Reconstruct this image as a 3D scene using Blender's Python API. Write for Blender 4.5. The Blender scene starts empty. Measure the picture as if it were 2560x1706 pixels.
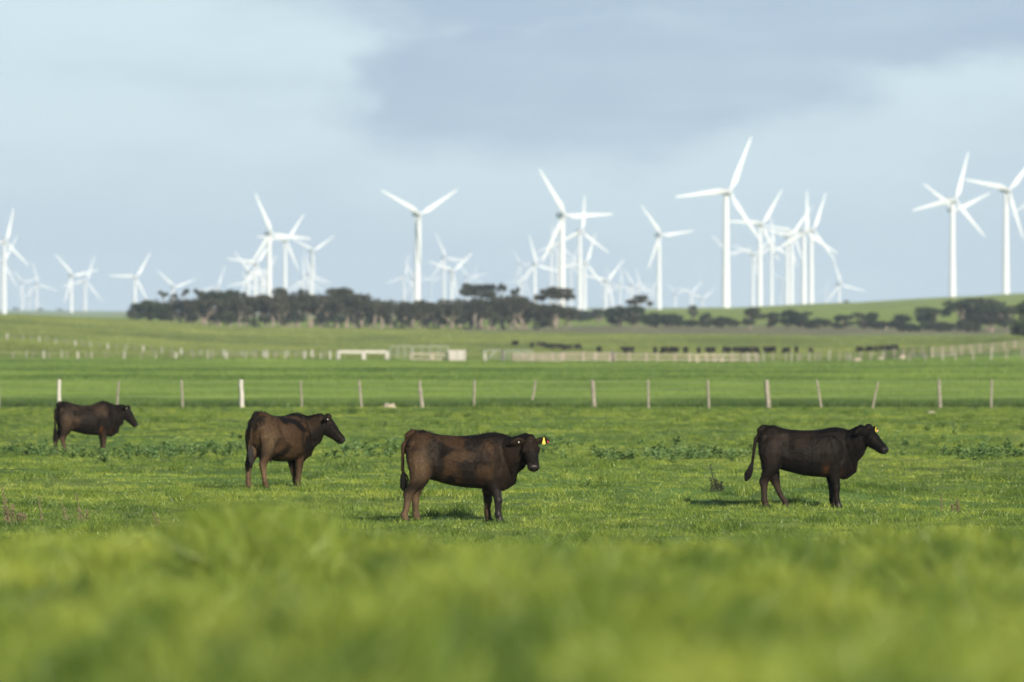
import bpy, bmesh, math, random
import numpy as np
from mathutils import Vector, Matrix, Euler

R = math.radians
scene = bpy.context.scene
COL = scene.collection

# ------------------------------------------------------------------ camera
CAMZ = 2.6
PXF = 300.0 / 36.0 * 2560.0            # focal length in photo pixels
cam_d = bpy.data.cameras.new('camera')
cam = bpy.data.objects.new('camera', cam_d)
COL.objects.link(cam)
cam.location = (0, 0, CAMZ)
cam.rotation_euler = (R(90), 0, 0)
cam_d.lens = 300.0
cam_d.sensor_width = 36.0
cam_d.clip_start = 0.1
cam_d.clip_end = 90000.0
cam_d.dof.use_dof = True
cam_d.dof.focus_distance = 126.0
cam_d.dof.aperture_fstop = 4.0
scene.camera = cam

# ------------------------------------------------------------------ world, sun, exposure
SUN_EL, SUN_ROT = R(22.0), R(157.0)     # low sun behind the camera, to the right
scene.view_settings.view_transform = 'Standard'
scene.view_settings.look = 'None'
scene.view_settings.exposure = 0.6
scene.view_settings.gamma = 1.0
scene.render.engine = 'CYCLES'
scene.cycles.use_denoising = True
scene.cycles.max_bounces = 6
scene.cycles.diffuse_bounces = 3
scene.cycles.transmission_bounces = 3
scene.cycles.volume_bounces = 0

world = bpy.data.worlds.new('World')
scene.world = world
world.use_nodes = True


def build_world():
    nt = world.node_tree
    N, L = nt.nodes, nt.links
    N.clear()
    out = N.new('ShaderNodeOutputWorld')
    sky = N.new('ShaderNodeTexSky')
    sky.sky_type = 'NISHITA'
    sky.sun_disc = False
    sky.sun_elevation = SUN_EL
    sky.sun_rotation = SUN_ROT
    sky.air_density = 1.0
    sky.dust_density = 0.6
    sky.ozone_density = 2.0
    bg = N.new('ShaderNodeBackground')
    bg.inputs[1].default_value = 0.085
    L.new(sky.outputs[0], bg.inputs[0])
    tc = N.new('ShaderNodeTexCoord')

    def math_(op, a, b=None, c=None, clamp=False):
        n = N.new('ShaderNodeMath')
        n.operation = op
        n.use_clamp = clamp
        for i, v in enumerate((a, b, c)):
            if v is None:
                continue
            if isinstance(v, (int, float)):
                n.inputs[i].default_value = v
            else:
                L.new(v, n.inputs[i])
        return n.outputs[0]

    def noise(vec, scale, detail, sx=1.0, sz=1.0, rough=0.5, off=0.0):
        mp = N.new('ShaderNodeMapping')
        mp.inputs['Scale'].default_value = (sx, 1.0, sz)
        mp.inputs['Location'].default_value = (off, off * .7, off * .3)
        L.new(vec, mp.inputs['Vector'])
        n = N.new('ShaderNodeTexNoise')
        n.inputs['Scale'].default_value = scale
        n.inputs['Detail'].default_value = detail
        n.inputs['Roughness'].default_value = rough
        L.new(mp.outputs[0], n.inputs['Vector'])
        return n.outputs['Fac'], n.outputs['Color']

    d = tc.outputs['Generated']
    sep = N.new('ShaderNodeSeparateXYZ')
    L.new(d, sep.inputs[0])
    _, wc = noise(d, 26.0, 5.0, 1.0, 1.6, 0.55, 3.1)
    wsep = N.new('ShaderNodeSeparateColor')
    L.new(wc, wsep.inputs[0])
    X = math_('ADD', sep.outputs['X'], math_('MULTIPLY', math_('SUBTRACT', wsep.outputs[0], 0.5), 0.045))
    Z = math_('ADD', sep.outputs['Z'], math_('MULTIPLY', math_('SUBTRACT', wsep.outputs[1], 0.5), 0.022))

    def bank(u, v, ru, rv, power=1.0):
        # a cloud bank at a bearing and elevation, fading to its rim
        x0, z0 = (u - 1280) / PXF, (853 - v) / PXF
        a = math_('DIVIDE', math_('SUBTRACT', X, x0), ru / PXF)
        b = math_('DIVIDE', math_('SUBTRACT', Z, z0), rv / PXF)
        r2 = math_('ADD', math_('MULTIPLY', a, a), math_('MULTIPLY', b, b))
        return math_('MULTIPLY', math_('SUBTRACT', 1.0, math_('SQRT', r2)), power)

    def soft(x, lo, hi):
        m = N.new('ShaderNodeMapRange')
        m.interpolation_type = 'SMOOTHSTEP'
        m.inputs['From Min'].default_value = lo
        m.inputs['From Max'].default_value = hi
        L.new(x, m.inputs['Value'])
        return m.outputs[0]

    big = bank(1540, 215, 720, 225)
    for args in ((2280, 0, 950, 225), (1500, -60, 800, 170), (1150, 150, 260, 170)):
        big = math_('MAXIMUM', big, bank(*args))
    fine, _ = noise(d, 48.0, 8.0, 0.6, 1.5, 0.6)
    big = math_('ADD', big, math_('MULTIPLY', math_('SUBTRACT', fine, 0.5), 1.0))
    dens = soft(big, -0.10, 0.42)
    # second, lighter layer: broken low cloud towards the horizon and pale streaks in the bank
    low, _ = noise(d, 34.0, 5.0, 0.55, 1.9, 0.5, 8.0)
    lowm = math_('MULTIPLY', soft(low, 0.46, 0.66), 0.35)
    streak, _ = noise(d, 30.0, 4.0, 0.45, 2.4, 0.5, 15.0)
    dens = math_('MULTIPLY', dens, math_('SUBTRACT', 1.0, math_('MULTIPLY', soft(streak, 0.42, 0.70), 0.60)))
    dens = math_('ADD', dens, math_('MULTIPLY', lowm, math_('SUBTRACT', 1.0, dens)))

    # veil of thin high cloud that pales the blue
    veil = N.new('ShaderNodeBackground')
    veil.inputs[0].default_value = (0.435, 0.550, 0.608, 1)
    veil.inputs[1].default_value = 1.0
    # clear-sky blue deepens a little with height
    cl = N.new('ShaderNodeBackground')
    cl.inputs[0].default_value = (0.268, 0.352, 0.450, 1)
    cl.inputs[1].default_value = 1.0
    up = soft(sep.outputs['Z'], 0.05, 0.22)
    vf = math_('MULTIPLY', math_('SUBTRACT', 1.0, math_('MULTIPLY', up, 0.95)), 0.9)
    m1 = N.new('ShaderNodeMixShader')
    L.new(vf, m1.inputs[0])
    L.new(bg.outputs[0], m1.inputs[1])
    L.new(veil.outputs[0], m1.inputs[2])
    m2 = N.new('ShaderNodeMixShader')
    L.new(math_('MULTIPLY', dens, math_('SUBTRACT', 1.0, math_('MULTIPLY', up, 0.8))), m2.inputs[0])
    L.new(m1.outputs[0], m2.inputs[1])
    L.new(cl.outputs[0], m2.inputs[2])
    L.new(m2.outputs[0], out.inputs[0])


build_world()

sun_d = bpy.data.lights.new('sun', 'SUN')
sun_d.energy = 5.0
sun_d.angle = R(0.5)
sun_d.color = (1.0, 0.93, 0.80)
sun = bpy.data.objects.new('sun', sun_d)
COL.objects.link(sun)
SUNV = Vector((math.sin(SUN_ROT) * math.cos(SUN_EL), math.cos(SUN_ROT) * math.cos(SUN_EL), math.sin(SUN_EL)))
sun.rotation_euler = SUNV.to_track_quat('Z', 'Y').to_euler()

random.seed(4)
rng = np.random.default_rng(7)


# ------------------------------------------------------------------ helpers
def tag(o, label=None, cat=None, group=None, kind=None):
    if label: o['label'] = label
    if cat: o['category'] = cat
    if group: o['group'] = group
    if kind: o['kind'] = kind
    return o


def link(name, me, parent=None, mat=None):
    o = bpy.data.objects.new(name, me)
    COL.objects.link(o)
    if mat is not None and me is not None:
        mats = mat if isinstance(mat, (list, tuple)) else [mat]
        me.materials.clear()
        for m in mats:
            me.materials.append(m)
    if parent is not None:
        o.parent = parent
    return o


def empty(name, loc, rz=0.0):
    o = bpy.data.objects.new(name, None)
    COL.objects.link(o)
    o.empty_display_size = 0.2
    o.location = loc
    o.rotation_euler = (0, 0, rz)
    return o


def copy_tree(o, parent=None):
    c = o.copy()
    COL.objects.link(c)
    if parent is not None:
        c.parent = parent
    for ch in list(o.children):
        copy_tree(ch, c)
    return c


class MB:
    """collects vertices and faces for one mesh"""
    def __init__(s):
        s.v, s.f, s.m = [], [], []

    def add(s, vs, fs, mi=0):
        b = len(s.v)
        s.v.extend([tuple(p) for p in vs])
        s.f.extend([tuple(b + i for i in f) for f in fs])
        s.m.extend([mi] * len(fs))

    def box(s, c, size, rz=0.0, tilt=(0, 0), mi=0):
        M = Euler((tilt[0], tilt[1], rz)).to_matrix()
        hx, hy, hz = size[0] / 2, size[1] / 2, size[2] / 2
        vs = [M @ Vector((x, y, z)) + Vector(c) for x in (-hx, hx) for y in (-hy, hy) for z in (-hz, hz)]
        s.add(vs, [(0, 1, 3, 2), (4, 6, 7, 5), (0, 4, 5, 1), (2, 3, 7, 6), (0, 2, 6, 4), (1, 5, 7, 3)], mi)

    def loft(s, rings, mi=0, cap=True):
        n = len(rings[0])
        vs = [p for r in rings for p in r]
        fs = []
        for i in range(len(rings) - 1):
            for k in range(n):
                a, b = i * n + k, i * n + (k + 1) % n
                fs.append((a, b, b + n, a + n))
        if cap:
            fs.append(tuple(reversed(range(n))))
            fs.append(tuple((len(rings) - 1) * n + k for k in range(n)))
        s.add(vs, fs, mi)

    def tube(s, pts, rads, n=6, mi=0, up=None):
        """pts: path; rads: float or (r_up, r_side) for each"""
        P = [Vector(p) for p in pts]
        rings = []
        for i, p in enumerate(P):
            t = (P[min(i + 1, len(P) - 1)] - P[max(i - 1, 0)]).normalized()
            uh = Vector(up) if up is not None else (Vector((0, 0, 1)) if abs(t.z) < 0.9 else Vector((1, 0, 0)))
            sd = t.cross(uh).normalized()
            u = sd.cross(t).normalized()
            r = rads[i]
            ru, rs = (r, r) if not isinstance(r, (tuple, list)) else r
            rings.append([p + sd * (rs * math.cos(2 * math.pi * k / n)) + u * (ru * math.sin(2 * math.pi * k / n)) for k in range(n)])
        s.loft(rings, mi)

    def ball(s, c, r, n=12, m=8, M=None, mi=0):
        vs, fs = [], []
        c = Vector(c)
        r = r if isinstance(r, (tuple, list)) else (r, r, r)
        M = M or Matrix.Identity(3)
        vs.append(c + M @ Vector((0, 0, r[2])))
        for j in range(1, m):
            th = math.pi * j / m
            for k in range(n):
                ph = 2 * math.pi * k / n
                vs.append(c + M @ Vector((r[0] * math.sin(th) * math.cos(ph), r[1] * math.sin(th) * math.sin(ph), r[2] * math.cos(th))))
        vs.append(c + M @ Vector((0, 0, -r[2])))
        for k in range(n):
            fs.append((0, 1 + k, 1 + (k + 1) % n))
            for j in range(m - 2):
                a, b = 1 + j * n + k, 1 + j * n + (k + 1) % n
                fs.append((a, a + n, b + n, b))
            fs.append((1 + (m - 2) * n + k, len(vs) - 1, 1 + (m - 2) * n + (k + 1) % n))
        s.add(vs, fs, mi)

    def mesh(s, name, smooth=False):
        me = bpy.data.meshes.new(name)
        me.from_pydata(s.v, [], s.f)
        me.polygons.foreach_set('material_index', s.m)
        if smooth:
            me.polygons.foreach_set('use_smooth', [True] * len(s.f))
        me.update()
        return me


def hash2(ix, iy, seed):
    h = (ix.astype(np.int64) * 374761393 + iy.astype(np.int64) * 668265263 + seed * 982451653) & 0xFFFFFFFF
    h = ((h ^ (h >> 13)) * 1274126177) & 0xFFFFFFFF
    h = (h ^ (h >> 16)) & 0xFFFFFF
    return h / float(0xFFFFFF)


def vnoise(x, y, seed=0):
    x, y = np.asarray(x, float), np.asarray(y, float)
    ix, iy = np.floor(x), np.floor(y)
    fx, fy = x - ix, y - iy
    fx, fy = fx * fx * (3 - 2 * fx), fy * fy * (3 - 2 * fy)
    a, b = hash2(ix, iy, seed), hash2(ix + 1, iy, seed)
    c, d = hash2(ix, iy + 1, seed), hash2(ix + 1, iy + 1, seed)
    return (a * (1 - fx) + b * fx) * (1 - fy) + (c * (1 - fx) + d * fx) * fy


def fbm(x, y, seed=0, octv=3):
    s, amp, t = 0, 1.0, 0
    for k in range(octv):
        s = s + amp * vnoise(np.asarray(x) * 2 ** k, np.asarray(y) * 2 ** k, seed + k * 17)
        t += amp
        amp *= 0.5
    return s / t


def sstep(x, a, b):
    t = np.clip((np.asarray(x, float) - a) / (b - a), 0, 1)
    return t * t * (3 - 2 * t)


# ------------------------------------------------------------------ terrain
# height of the land by bearing (columns) and distance (rows), surveyed as the line of sight it meets
TU = np.array([-2500, 0, 330, 600, 1000, 1300, 1430, 1550, 1815, 2100, 2400, 2560, 5000], float)
TD = [345, 950, 1100, 1500, 2150, 2300, 3000, 4600, 6000, 8000, 15500, 26000]
TV = [
    None,
    [911] * 13,
    [898, 900, 900, 900, 902, 905, 905, 906, 908, 905, 893, 886, 870],
    [825, 846, 866, 880, 886, 887, 887, 887, 886, 884, 870, 862, 840],
    [772, 787, 802, 821, 825, 825, 825, 826, 828, 832, 834, 834, 826],
    [778, 791, 803, 820, 821, 821, 820, 818, 820, 822, 826, 826, 820],
    [790, 800, 806, 812, 812, 808, 803, 800, 796, 792, 788, 786, 780],
    [790, 795, 795, 795, 790, 785, 781, 776, 770, 758, 744, 736, 690],
    [795, 797, 797, 797, 793, 788, 784, 779, 772, 759, 743, 735, 690],
    [790, 790, 790, 790, 790, 786, 782, 782, 780, 775, 765, 760, 720],
    [776, 777, 780, 780, 777, 774, 771, 771, 771, 771, 771, 771, 771],
    [790] * 13,
]
TZ = np.array([[0.12] * 13] + [[CAMZ - (v - 853) * d / PXF for v in row] for d, row in zip(TD[1:], TV[1:])])
TLD = np.log(np.array(TD, float))


def bearing_u(x, y):
    th = np.clip(np.arctan2(x, y), -0.17, 0.17)
    return 1280 + PXF * np.tan(th)


def ground_z(x, y):
    x, y = np.asarray(x, float), np.asarray(y, float)
    d = np.hypot(x, y)
    u = np.clip(bearing_u(x, y), TU[0], TU[-1])
    ld = np.log(np.clip(d, TD[0], TD[-1]))
    j = np.clip(np.searchsorted(TU, u) - 1, 0, len(TU) - 2)
    i = np.clip(np.searchsorted(TLD, ld) - 1, 0, len(TLD) - 2)
    fu = (u - TU[j]) / (TU[j + 1] - TU[j])
    fu = fu * fu * (3 - 2 * fu) * .5 + fu * .5
    fd = (ld - TLD[i]) / (TLD[i + 1] - TLD[i])
    z = (TZ[i, j] * (1 - fu) + TZ[i, j + 1] * fu) * (1 - fd) + (TZ[i + 1, j] * (1 - fu) + TZ[i + 1, j + 1] * fu) * fd
    z = z * sstep(d, 330, 347)
    # hummocky grazed paddock
    near = sstep(d, 60, 90) * (1 - sstep(d, 322, 332))
    b = (fbm(x / 2.6, y / 4.5, 3, 3) - .5) * 0.17 + (fbm(x / 9, y / 22, 9, 2) - .5) * 0.16 + (fbm(x / .8, y / .9, 5, 2) - .5) * 0.05
    z = z + near * b
    z = z + .25 * np.exp(-((x - 3.0) / 4.2) ** 2 - ((y - 138.6) / 3.6) ** 2)      # rise added behind the black cow so its cast shadow shows
    z = z - .25 * np.exp(-((x + 11.0) / 4.5) ** 2 - ((y - 216) / 11.0) ** 2)      # the hollow where the farthest cow stands
    far = sstep(d, 345, 420) * (1 - sstep(d, 20000, 26000))
    z = z + far * (fbm(x / 25, y / 60, 21, 3) - .5) * 0.25 + sstep(d, 1200, 1700) * (fbm(x / 70, y / 180, 22, 3) - .5) * .45
    # grassy bank in front of the camera
    bank = 1.86 - 0.0165 * np.clip(d - 14, 0, 31)
    bank = bank + (fbm(x / 0.7, y / 2.6, 31, 3) - .5) * 0.20 + (fbm(x / .26, y / 1.1, 33, 2) - .5) * .10 + (fbm(x / 1.4, y / 9, 37, 2) - .5) * .14 + .13 * np.exp(-((x + 1.26) / .38) ** 2 - ((y - 42) / 4.0) ** 2) + .05 * np.exp(-((x - 2.0) / .2) ** 2 - ((y - 41) / 4.0) ** 2)
    z = np.where(d < 86, np.maximum(z * sstep(d, 66, 88), bank * (1 - sstep(d, 46, 82))), z)
    return z


def at(u, d):
    """world point on the ground along bearing column u at distance y = d"""
    x = (u - 1280) / PXF * d
    return Vector((x, d, float(ground_z(x, d))))


def d_of_v(v):
    return PXF * CAMZ / (v - 853.0)


def new_mat(name):
    m = bpy.data.materials.new(name)
    m.use_nodes = True
    nt = m.node_tree
    b = nt.nodes['Principled BSDF']
    return m, nt, b


def simple_mat(name, col, rough=0.6, var=0.25, scale=8.0, spec=0.3, bump=0.0, col2=None):
    m, nt, b = new_mat(name)
    N, L = nt.nodes, nt.links
    tc = N.new('ShaderNodeTexCoord')
    no = N.new('ShaderNodeTexNoise')
    no.inputs['Scale'].default_value = scale
    no.inputs['Detail'].default_value = 5
    L.new(tc.outputs['Object'], no.inputs['Vector'])
    rp = N.new('ShaderNodeValToRGB')
    c2 = col2 or tuple(c * (1 - var) for c in col)
    rp.color_ramp.elements[0].position = 0.3
    rp.color_ramp.elements[1].position = 0.7
    rp.color_ramp.elements[0].color = (*c2, 1)
    rp.color_ramp.elements[1].color = (*col, 1)
    L.new(no.outputs['Fac'], rp.inputs[0])
    L.new(rp.outputs[0], b.inputs['Base Color'])
    b.inputs['Roughness'].default_value = rough
    b.inputs['Specular IOR Level'].default_value = spec
    if bump:
        bp = N.new('ShaderNodeBump')
        bp.inputs['Strength'].default_value = bump
        L.new(no.outputs['Fac'], bp.inputs['Height'])
        L.new(bp.outputs[0], b.inputs['Normal'])
    return m


def ground_cover(x, y):
    """colour of what grows there, as base colour"""
    d = np.hypot(x, y)
    u = bearing_u(x, y)
    n1 = fbm(x / 5, y / 12, 41, 3)
    n2 = fbm(x / 40, y / 90, 43, 3)
    g = np.array([0.10, 0.165, 0.035])
    yel = np.array([0.17, 0.20, 0.045])
    crop = np.array([0.15, 0.24, 0.045])
    past = np.array([0.20, 0.24, 0.06])
    scrub = np.array([0.175, 0.150, 0.085])
    hill = np.array([0.215, 0.265, 0.035])
    pale = np.array([0.22, 0.27, 0.09])

    def mix(a, b, t):
        return a * (1 - t[:, None]) + b * t[:, None]
    c = mix(np.tile(g, (len(x), 1)), yel, sstep(n1, .4, .75) * .7)
    c = mix(c, crop * (0.86 + 0.28 * fbm(x / 30, y / 35, 47, 2))[:, None], sstep(d, 332, 345))
    c = mix(c, past * (0.8 + 0.4 * n2)[:, None], sstep(d + 300 * (n2 - .5), 1120, 1350))
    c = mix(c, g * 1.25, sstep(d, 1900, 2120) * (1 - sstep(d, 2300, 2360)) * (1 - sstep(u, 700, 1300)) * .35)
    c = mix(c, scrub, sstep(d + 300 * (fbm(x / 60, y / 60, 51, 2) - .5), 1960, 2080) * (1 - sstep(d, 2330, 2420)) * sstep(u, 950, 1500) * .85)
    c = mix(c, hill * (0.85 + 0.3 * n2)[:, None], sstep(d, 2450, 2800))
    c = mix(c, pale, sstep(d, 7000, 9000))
    return c


def build_ground():
    a_f = np.linspace(-0.105, 0.105, 240)
    a_l = np.linspace(-math.pi, -0.105, 34)[:-1]
    a_r = np.linspace(0.105, math.pi, 34)[1:-1]
    ang = np.concatenate([a_l, a_f, a_r])
    r = np.concatenate([[0.4, 1.0, 2.0, 3.5, 5.0, 6.5], np.linspace(8, 60, 150), np.linspace(62, 92, 16), np.linspace(93, 350, 900),
                        np.geomspace(352, 2600, 190), np.geomspace(2650, 26000, 120)])
    A, RR = np.meshgrid(ang, r)
    x, y = (RR * np.sin(A)).ravel(), (RR * np.cos(A)).ravel()
    z = ground_z(x, y)
    na, nr = len(ang), len(r)
    i = np.arange(nr - 1)[:, None] * na
    k = np.arange(na)[None, :]
    k2 = (k + 1) % na
    faces = np.stack([i + k, i + k2, i + na + k2, i + na + k], axis=-1).reshape(-1, 4)
    faces = faces[:, ::-1]
    x0 = len(x)
    x, y, z = np.append(x, 0), np.append(y, 0), np.append(z, z[:na].mean())
    tris = np.stack([np.arange(na), np.full(na, x0), (np.arange(na) + 1) % na], axis=-1)[:, ::-1]
    me = bpy.data.meshes.new('ground')
    me.from_pydata(np.stack([x, y, z], 1).tolist(), [], faces.tolist() + tris.tolist())
    me.polygons.foreach_set('use_smooth', [True] * len(me.polygons))
    ca = me.color_attributes.new('cover', 'FLOAT_COLOR', 'POINT')
    c = np.ones((len(x), 4))
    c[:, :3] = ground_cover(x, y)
    ca.data.foreach_set('color', c.ravel())
    me.update()
    m, nt, b = new_mat('pasture')
    N, L = nt.nodes, nt.links
    at_ = N.new('ShaderNodeAttribute')
    at_.attribute_name = 'cover'
    geo = N.new('ShaderNodeNewGeometry')

    def nz(scale, sx, sy, det):
        mp = N.new('ShaderNodeMapping')
        mp.inputs['Scale'].default_value = (sx, sy, 1)
        L.new(geo.outputs['Position'], mp.inputs[0])
        n = N.new('ShaderNodeTexNoise')
        n.inputs['Scale'].default_value = scale
        n.inputs['Detail'].default_value = det
        L.new(mp.outputs[0], n.inputs['Vector'])
        return n.outputs['Fac']
    v1 = nz(0.9, 1.0, 0.12, 6)
    v2 = nz(0.09, 1.0, 0.2, 5)
    mul = N.new('ShaderNodeMath'); mul.operation = 'MULTIPLY'
    L.new(v1, mul.inputs[0]); L.new(v2, mul.inputs[1])
    mr = N.new('ShaderNodeMapRange')
    mr.inputs['From Min'].default_value = 0.12
    mr.inputs['From Max'].default_value = 0.40
    mr.inputs['To Min'].default_value = 0.68
    mr.inputs['To Max'].default_value = 1.3
    L.new(mul.outputs[0], mr.inputs['Value'])
    vm = N.new('ShaderNodeVectorMath'); vm.operation = 'SCALE'
    L.new(at_.outputs['Color'], vm.inputs[0])
    L.new(mr.outputs[0], vm.inputs['Scale'])
    L.new(vm.outputs[0], b.inputs['Base Color'])
    b.inputs['Roughness'].default_value = 0.9
    b.inputs['Specular IOR Level'].default_value = 0.05
    bp = N.new('ShaderNodeBump')
    bp.inputs['Strength'].default_value = 0.35
    bp.inputs['Distance'].default_value = 0.4
    L.new(v1, bp.inputs['Height'])
    L.new(bp.outputs[0], b.inputs['Normal'])
    o = link('ground', me, mat=m)
    tag(o, kind='structure')
    return o, float(z.min())


ground, ZMIN = build_ground()


# ------------------------------------------------------------------ grass
def grass_mat(name, dark, mid, yellow, trans=0.22):
    m = bpy.data.materials.new(name)
    m.use_nodes = True
    nt = m.node_tree
    N, L = nt.nodes, nt.links
    N.clear()
    out = N.new('ShaderNodeOutputMaterial')
    at_ = N.new('ShaderNodeAttribute')
    at_.attribute_type = 'INSTANCER'
    at_.attribute_name = 'tint'
    bl = N.new('ShaderNodeAttribute')
    bl.attribute_type = 'GEOMETRY'
    bl.attribute_name = 'blade'
    oi = N.new('ShaderNodeObjectInfo')
    ad = N.new('ShaderNodeMath'); ad.operation = 'MULTIPLY_ADD'
    L.new(bl.outputs['Fac'], ad.inputs[0]); ad.inputs[1].default_value = 0.42
    L.new(at_.outputs['Fac'], ad.inputs[2])
    ad2 = N.new('ShaderNodeMath'); ad2.operation = 'MULTIPLY_ADD'
    L.new(oi.outputs['Random'], ad2.inputs[0]); ad2.inputs[1].default_value = 0.16
    L.new(ad.outputs[0], ad2.inputs[2])
    rp = N.new('ShaderNodeValToRGB')
    e = rp.color_ramp.elements
    e[0].position, e[0].color = 0.18, (*dark, 1)
    e[1].position, e[1].color = 1.15 if False else 1.0, (*yellow, 1)
    k = e.new(0.62); k.color = (*mid, 1)
    L.new(ad2.outputs[0], rp.inputs[0])
    df = N.new('ShaderNodeBsdfDiffuse')
    tr = N.new('ShaderNodeBsdfTranslucent')
    gl = N.new('ShaderNodeBsdfGlossy')
    gl.inputs['Roughness'].default_value = 0.45
    gl.inputs['Color'].default_value = (0.9, 0.95, 0.8, 1)
    L.new(rp.outputs[0], df.inputs[0]); L.new(rp.outputs[0], tr.inputs[0])
    mx = N.new('ShaderNodeMixShader'); mx.inputs[0].default_value = trans
    L.new(df.outputs[0], mx.inputs[1]); L.new(tr.outputs[0], mx.inputs[2])
    mx2 = N.new('ShaderNodeMixShader'); mx2.inputs[0].default_value = 0.035
    L.new(mx.outputs[0], mx2.inputs[1]); L.new(gl.outputs[0], mx2.inputs[2])
    L.new(mx2.outputs[0], out.inputs[0])
    return m


M_GRASS = grass_mat('pasture_grass', (0.040, 0.080, 0.011), (0.148, 0.212, 0.028), (0.31, 0.345, 0.05))
M_SLOPE = grass_mat('slope_grass', (0.055, 0.080, 0.016), (0.185, 0.225, 0.045), (0.31, 0.32, 0.07))
M_CROP = grass_mat('crop_grass', (0.030, 0.066, 0.012), (0.172, 0.255, 0.048), (0.27, 0.32, 0.06))
M_WEED = grass_mat('weed_leaf', (0.045, 0.085, 0.022), (0.13, 0.215, 0.065), (0.25, 0.33, 0.12), 0.2)


def clump(name, mat, n, rad, h0, h1, wid, lean, segs, seed, droop=0.5):
    rn = random.Random(seed)
    V, F, B = [], [], []
    for _ in range(n):
        a, r = rn.uniform(0, 6.283), rad * math.sqrt(rn.random())
        bx, by = r * math.cos(a), r * math.sin(a)
        h = rn.uniform(h0, h1)
        la = rn.uniform(0, 6.283)
        ll = h * lean * (0.3 + rn.random())
        fa = rn.uniform(0, 6.283)
        wx, wy = math.cos(fa) * wid * .5, math.sin(fa) * wid * .5
        t0 = rn.random()
        b0 = len(V)
        for s in range(segs + 1):
            t = s / segs
            k = ll * t * t
            z = h * (t - droop * 0.35 * t * t * min(1, lean))
            cx, cy = bx + math.cos(la) * k, by + math.sin(la) * k
            w = (1 - t) ** 0.7 if s < segs else 0.08
            V += [(cx - wx * w, cy - wy * w, z - 0.02), (cx + wx * w, cy + wy * w, z - 0.02)]
            B += [t0, t0]
        for s in range(segs):
            q = b0 + 2 * s
            F.append((q, q + 1, q + 3, q + 2))
    me = bpy.data.meshes.new(name)
    me.from_pydata(V, [], F)
    at_ = me.attributes.new('blade', 'FLOAT', 'POINT')
    at_.data.foreach_set('value', B)
    me.materials.append(mat)
    return bpy.data.objects.new(name, me)


def rosette(name, mat, seed):
    """a broadleaf weed: stalk with big pointed leaves standing out from it"""
    rn = random.Random(seed)
    V, F, B = [], [], []
    for i in range(rn.randint(13, 19)):
        a = i * 2.4 + rn.uniform(-.4, .4)
        z0 = rn.uniform(0.0, 0.16)
        ln = rn.uniform(0.12, 0.24) * (1.1 - z0 * 2)
        el = rn.uniform(0.3, 1.0) + z0 * 2
        w = ln * rn.uniform(.26, .38)
        t0 = rn.random()
        b0 = len(V)
        for s in range(5):
            t = s / 4
            r = ln * t * math.cos(el * (1 - .5 * t))
            z = z0 + ln * t * math.sin(el) - ln * .45 * t * t
            ww = w * math.sin(math.pi * min(1, .12 + t * .88)) ** .8
            ca, sa = math.cos(a), math.sin(a)
            for sgn in (-1, 0, 1):
                V.append((r * ca - sgn * ww * .5 * sa, r * sa + sgn * ww * .5 * ca, z + (0.012 if sgn else 0)))
                B.append(t0)
        for s in range(4):
            for k in range(2):
                q = b0 + 3 * s + k
                F.append((q, q + 1, q + 4, q + 3))
    me = bpy.data.meshes.new(name)
    me.from_pydata(V, [], F)
    at_ = me.attributes.new('blade', 'FLOAT', 'POINT')
    at_.data.foreach_set('value', B)
    me.materials.append(mat)
    return bpy.data.objects.new(name, me)


def scatter(name, P, rot, scl, tint, idx, protos, label, cat):
    me = bpy.data.meshes.new(name)
    me.vertices.add(len(P))
    me.vertices.foreach_set('co', P.astype(np.float32).ravel())
    a = me.attributes.new('rot', 'FLOAT_VECTOR', 'POINT'); a.data.foreach_set('vector', rot.astype(np.float32).ravel())
    a = me.attributes.new('scl', 'FLOAT_VECTOR', 'POINT'); a.data.foreach_set('vector', scl.astype(np.float32).ravel())
    a = me.attributes.new('tint', 'FLOAT', 'POINT'); a.data.foreach_set('value', tint.astype(np.float32))
    a = me.attributes.new('idx', 'INT', 'POINT'); a.data.foreach_set('value', idx.astype(np.int32))
    coll = bpy.data.collections.new(name + '_kinds')
    for p in protos:
        coll.objects.link(p)
    g = bpy.data.node_groups.new(name, 'GeometryNodeTree')
    g.interface.new_socket('Geometry', in_out='INPUT', socket_type='NodeSocketGeometry')
    g.interface.new_socket('Geometry', in_out='OUTPUT', socket_type='NodeSocketGeometry')
    N, L = g.nodes, g.links
    gi, go = N.new('NodeGroupInput'), N.new('NodeGroupOutput')
    ip = N.new('GeometryNodeInstanceOnPoints')
    ci = N.new('GeometryNodeCollectionInfo')
    ci.inputs['Collection'].default_value = coll
    ci.inputs['Separate Children'].default_value = True
    ci.inputs['Reset Children'].default_value = True
    ip.inputs['Pick Instance'].default_value = True

    def na(nm, ty):
        n = N.new('GeometryNodeInputNamedAttribute')
        n.data_type = ty
        n.inputs['Name'].default_value = nm
        return n.outputs['Attribute']
    L.new(gi.outputs[0], ip.inputs['Points'])
    L.new(ci.outputs[0], ip.inputs['Instance'])
    L.new(na('idx', 'INT'), ip.inputs['Instance Index'])
    L.new(na('rot', 'FLOAT_VECTOR'), ip.inputs['Rotation'])
    L.new(na('scl', 'FLOAT_VECTOR'), ip.inputs['Scale'])
    L.new(ip.outputs[0], go.inputs[0])
    o = link(name, me)
    md = o.modifiers.new('scatter', 'NODES')
    md.node_group = g
    tag(o, label, cat, kind='stuff')
    return o


def fan_points(d0, d1, density, half=0.10):
    area = half * (d1 * d1 - d0 * d0)
    n = int(area * density)
    d = np.sqrt(rng.uniform(d0 * d0, d1 * d1, n))
    a = rng.uniform(-half, half, n)
    return d * np.sin(a), d * np.cos(a)


def std_rot(n, tilt=0.15):
    return np.stack([rng.normal(0, tilt, n), rng.normal(0, tilt, n), rng.uniform(0, 6.283, n)], 1)


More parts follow.
